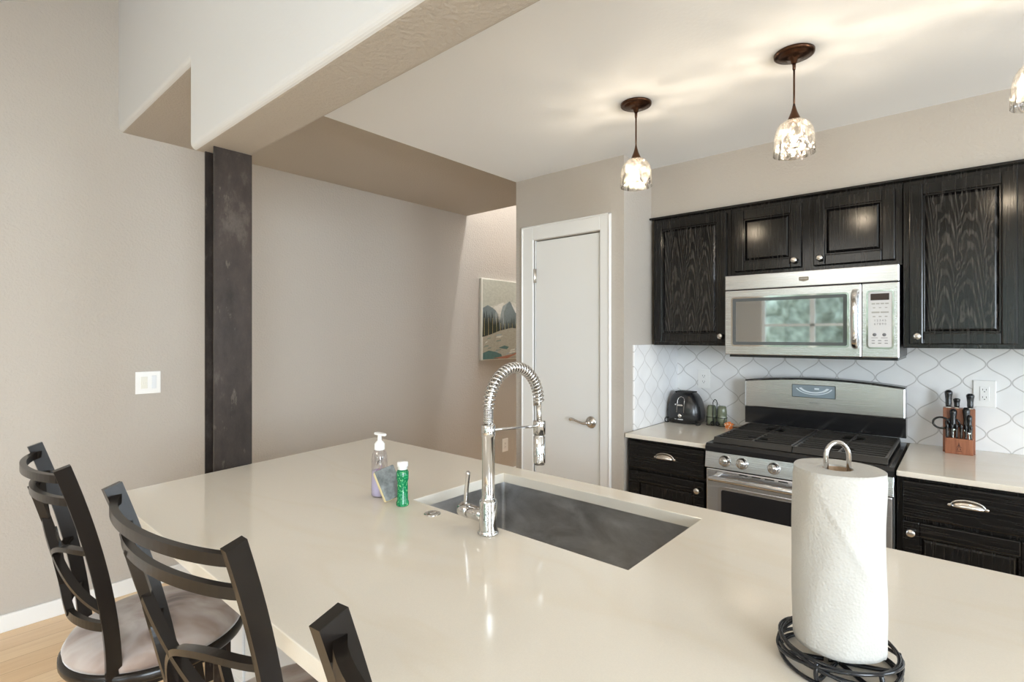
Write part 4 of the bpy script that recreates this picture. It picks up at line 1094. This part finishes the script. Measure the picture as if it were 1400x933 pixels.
# ================================================================== BAR STOOLS
def stool(cx, cy, rz, wtop, ztop, label, zs=0.665, spread=0.15):
    t = thing('bar_stool', label, 'bar stool', (cx, cy, 0), rz, 'black metal swivel stools along the island')
    Rs = .205
    MB().lathe([(Rs - .02, zs - .028), (Rs, zs - .026), (Rs + .003, zs - .020), (Rs + .003, zs - .006), (Rs - .003, zs), (0, zs)], seg=56).build('seat_frame', M['chair_metal'], t)
    pr = [(.0, zs + .055), (.06, zs + .0545), (.12, zs + .051), (.165, zs + .043), (.19, zs + .030), (Rs - .004, zs + .012), (Rs - .006, zs + .0005), (0, zs + .0005)][::-1]
    MB().lathe(pr, seg=56).build('seat_cushion', M['suede'], t)
    MB().cyl((0, 0, zs - .075), (0, 0, zs - .028), .07, seg=28).build('swivel', M['chair_metal'], t)
    def legpt(sx, sy_, z):
        k = (zs - .075 - z) / (zs - .075); r0, r1 = .115, .215
        return Vector((sx * (r0 + (r1 - r0) * k), sy_ * (r0 + (r1 - r0) * k), z))
    for sx in (-1, 1):
        for sy_ in (-1, 1):
            l_ = MB().sweep([legpt(sx, sy_, zs - .06), legpt(sx, sy_, .3), legpt(sx, sy_, 0.004)], [(-.011, -.011), (.011, -.011), (.011, .011), (-.011, .011)], up=(0, 1, 0), smooth=False)
            l_.build('leg', M['chair_metal'], t)
    fr = MB()
    for z in (zs - .065,):
        for a, b_ in (((-1, -1), (1, -1)), ((1, -1), (1, 1)), ((1, 1), (-1, 1)), ((-1, 1), (-1, -1))):
            fr.sweep([legpt(*a, z), legpt(*b_, z)], [(-.009, -.012), (.009, -.012), (.009, .012), (-.009, .012)], smooth=False)
    fr.build('leg_frame', M['chair_metal'], t)
    ring = [(legpt(1, 1, .24).x * 1.30 * math.cos(a), legpt(1, 1, .24).x * 1.30 * math.sin(a), .24) for a in [2 * PI * k / 48 for k in range(48)]]
    MB().tube(ring, .0095, 10, closed=True).build('foot_ring', M['chair_metal'], t)
    # back posts
    xb, yb_, xt, yt = spread, -.130, wtop / 2, -.228
    def post(z):
        k = (z - zs) / (ztop - zs); k2 = max(0, k)
        return Vector((xb + (xt - xb) * (k2 ** .9 if k2 > 0 else 0), yb_ - .012 * math.sin(PI * min(1, k2)) * 0 + (yt - yb_) * k2 ** 1.7, z))
    zsq = [zs - .045] + [zs + (ztop - zs) * i / 14 for i in range(15)]
    for sx in (-1, 1):
        P = [Vector((sx * post(z).x, post(z).y, z)) for z in zsq]
        a_, b_ = .0080, .0150
        MB().sweep(P, [(-a_, -b_), (a_, -b_), (a_, b_), (-a_, b_)], up=(0, -1, 0), smooth=False).build('back_post', M['chair_metal'], t)
    bow = .048
    def bp(s_, z, zz=None):
        """point on the bowed back surface, s_ in -1..1"""
        q = post(z); return Vector((s_ * (q.x - .004), q.y - bow * (1 - s_ * s_) ** .8 if abs(s_) < 1 else q.y, z))
    def rail(z, sag=0.0, hh=.010, dd=.0062):
        P = [bp(-1 + 2 * i / 24, z - sag * (1 - (-1 + 2 * i / 24) ** 2)) for i in range(25)]
        MB().sweep(P, [(-dd, -hh), (dd, -hh), (dd, hh), (-dd, hh)], up=(0, 0, 1), smooth=False).build('back_rail', M['chair_metal'], t)
    H = ztop - zs
    rail(ztop - .026, 0, .0088, .006); rail(ztop - .080, 0, .0088, .006); rail(zs + H * .235)
    zlo, zhi = zs + H * .235, ztop - .080
    def Zf(h_): return zlo + (zhi - zlo) * h_
    def bar(pts, hh=.0088):
        q = catmull([(a, 0, b_) for a, b_ in pts], 7); P = [bp(max(-1, min(1, p.x)), Zf(p.z)) for p in q]
        return P
    orn = MB()
    for pts in ([(-.86, 1.0), (-.45, .72), (0, .48), (.5, .28), (1, .12)], [(1, .60), (.6, .60), (.28, .56), (0, .48), (-.22, .30), (-.36, 0.0)],
                [(-1, .42), (-.72, .40), (-.52, .52), (-.42, .75), (-.40, 1.0)], [(-.60, .60), (-.48, .35), (-.20, .12), (.10, 0.0)]):
        P = bar(pts); orn.sweep(P, [(-.0055, -.0085), (.0055, -.0085), (.0055, .0085), (-.0055, .0085)], up=(0, -1, 0), smooth=False)
    orn.build('back_ornament', M['chair_metal'], t)
    MB().cyl((xb - .005, yb_ + .01, zs + .012), (xb - .12, yb_ + .03, zs - .004), .007, seg=10).build('seat_brace', M['chair_metal'], t)
    return t
stool(-1.648, 0.438, 0.0, .375, 1.172, 'leftmost black metal bar stool nearest the light switch wall, taupe seat in full view')
stool(-1.005, 0.495, math.radians(4.8), .470, 1.172, 'middle black metal bar stool with its curved back in front of the island corner', spread=.185)
stool(-0.228, 0.475, math.radians(3), .400, 1.212, 'black metal bar stool of which only a back post shows at the bottom edge', spread=.165)

# ================================================================== TREES SEEN THROUGH THE WINDOW
def tree(x, y, r, hgt, label, seed):
    random.seed(seed)
    t = thing('garden_tree', label, 'tree', (x, y, -0.12), group='trees outside the living room window')
    MB().cyl((0, 0, 0), (0, 0, hgt * .6), .13, .08, seg=10).build('trunk', M['bark'], t)
    mb = MB()
    for k in range(7):
        a = random.random() * 2 * PI; rr = r * .55 * random.random()
        bm = bmesh.new(); bmesh.ops.create_icosphere(bm, subdivisions=4, radius=r * (.5 + .3 * random.random()))
        ox, oy = random.random() * 9, random.random() * 9
        for q in bm.verts:
            q.co *= 1 + .13 * math.sin(q.co.x * 11 + ox) * math.sin(q.co.z * 9 + oy) + .09 * math.sin(q.co.y * 23 + ox) * math.sin(q.co.x * 19)
            q.co += Vector((rr * math.cos(a), rr * math.sin(a), hgt * (.55 + .4 * k / 7)))
        mb.bm(bm, True)
    mb.build('crown', M['leaf'], t)
tree(-4.3, -9.0, .85, 3.0, 'broad green garden tree outside, seen left in the window reflection', 1)
tree(-1.8, -9.3, .85, 3.2, 'green garden tree outside, centred in the window reflection', 2)
tree(1.2, -9.0, .85, 3.0, 'green garden tree outside the patio door', 3)
random.seed(11)
bm = bmesh.new(); bmesh.ops.create_grid(bm, x_segments=120, y_segments=40, size=.5)
mb = MB()
for q in bm.verts:
    x_, z_ = q.co.x * 16, (q.co.y + .5) * 3.6
    q.co = Vector((x_, -.5 + .16 * math.sin(x_ * 3.1 + z_) + .09 * math.sin(x_ * 9.3) * math.sin(z_ * 7.7) + .05 * math.sin(x_ * 27 + 3 * math.sin(z_ * 19)) + .5 * (z_ / 3.6) ** 3, z_ + .25 * math.sin(x_ * 1.7) * z_ / 3.6))
n0 = len(bm.verts); mb.bm(bm, True)
mb.box(-8, 8, -.9, -.55, 0, 3.0)
tag(mb.build('hedge', M['leaf'], loc=(-1, -12.5, -.12)), 'tall green hedge closing the garden behind the trees', 'hedge')
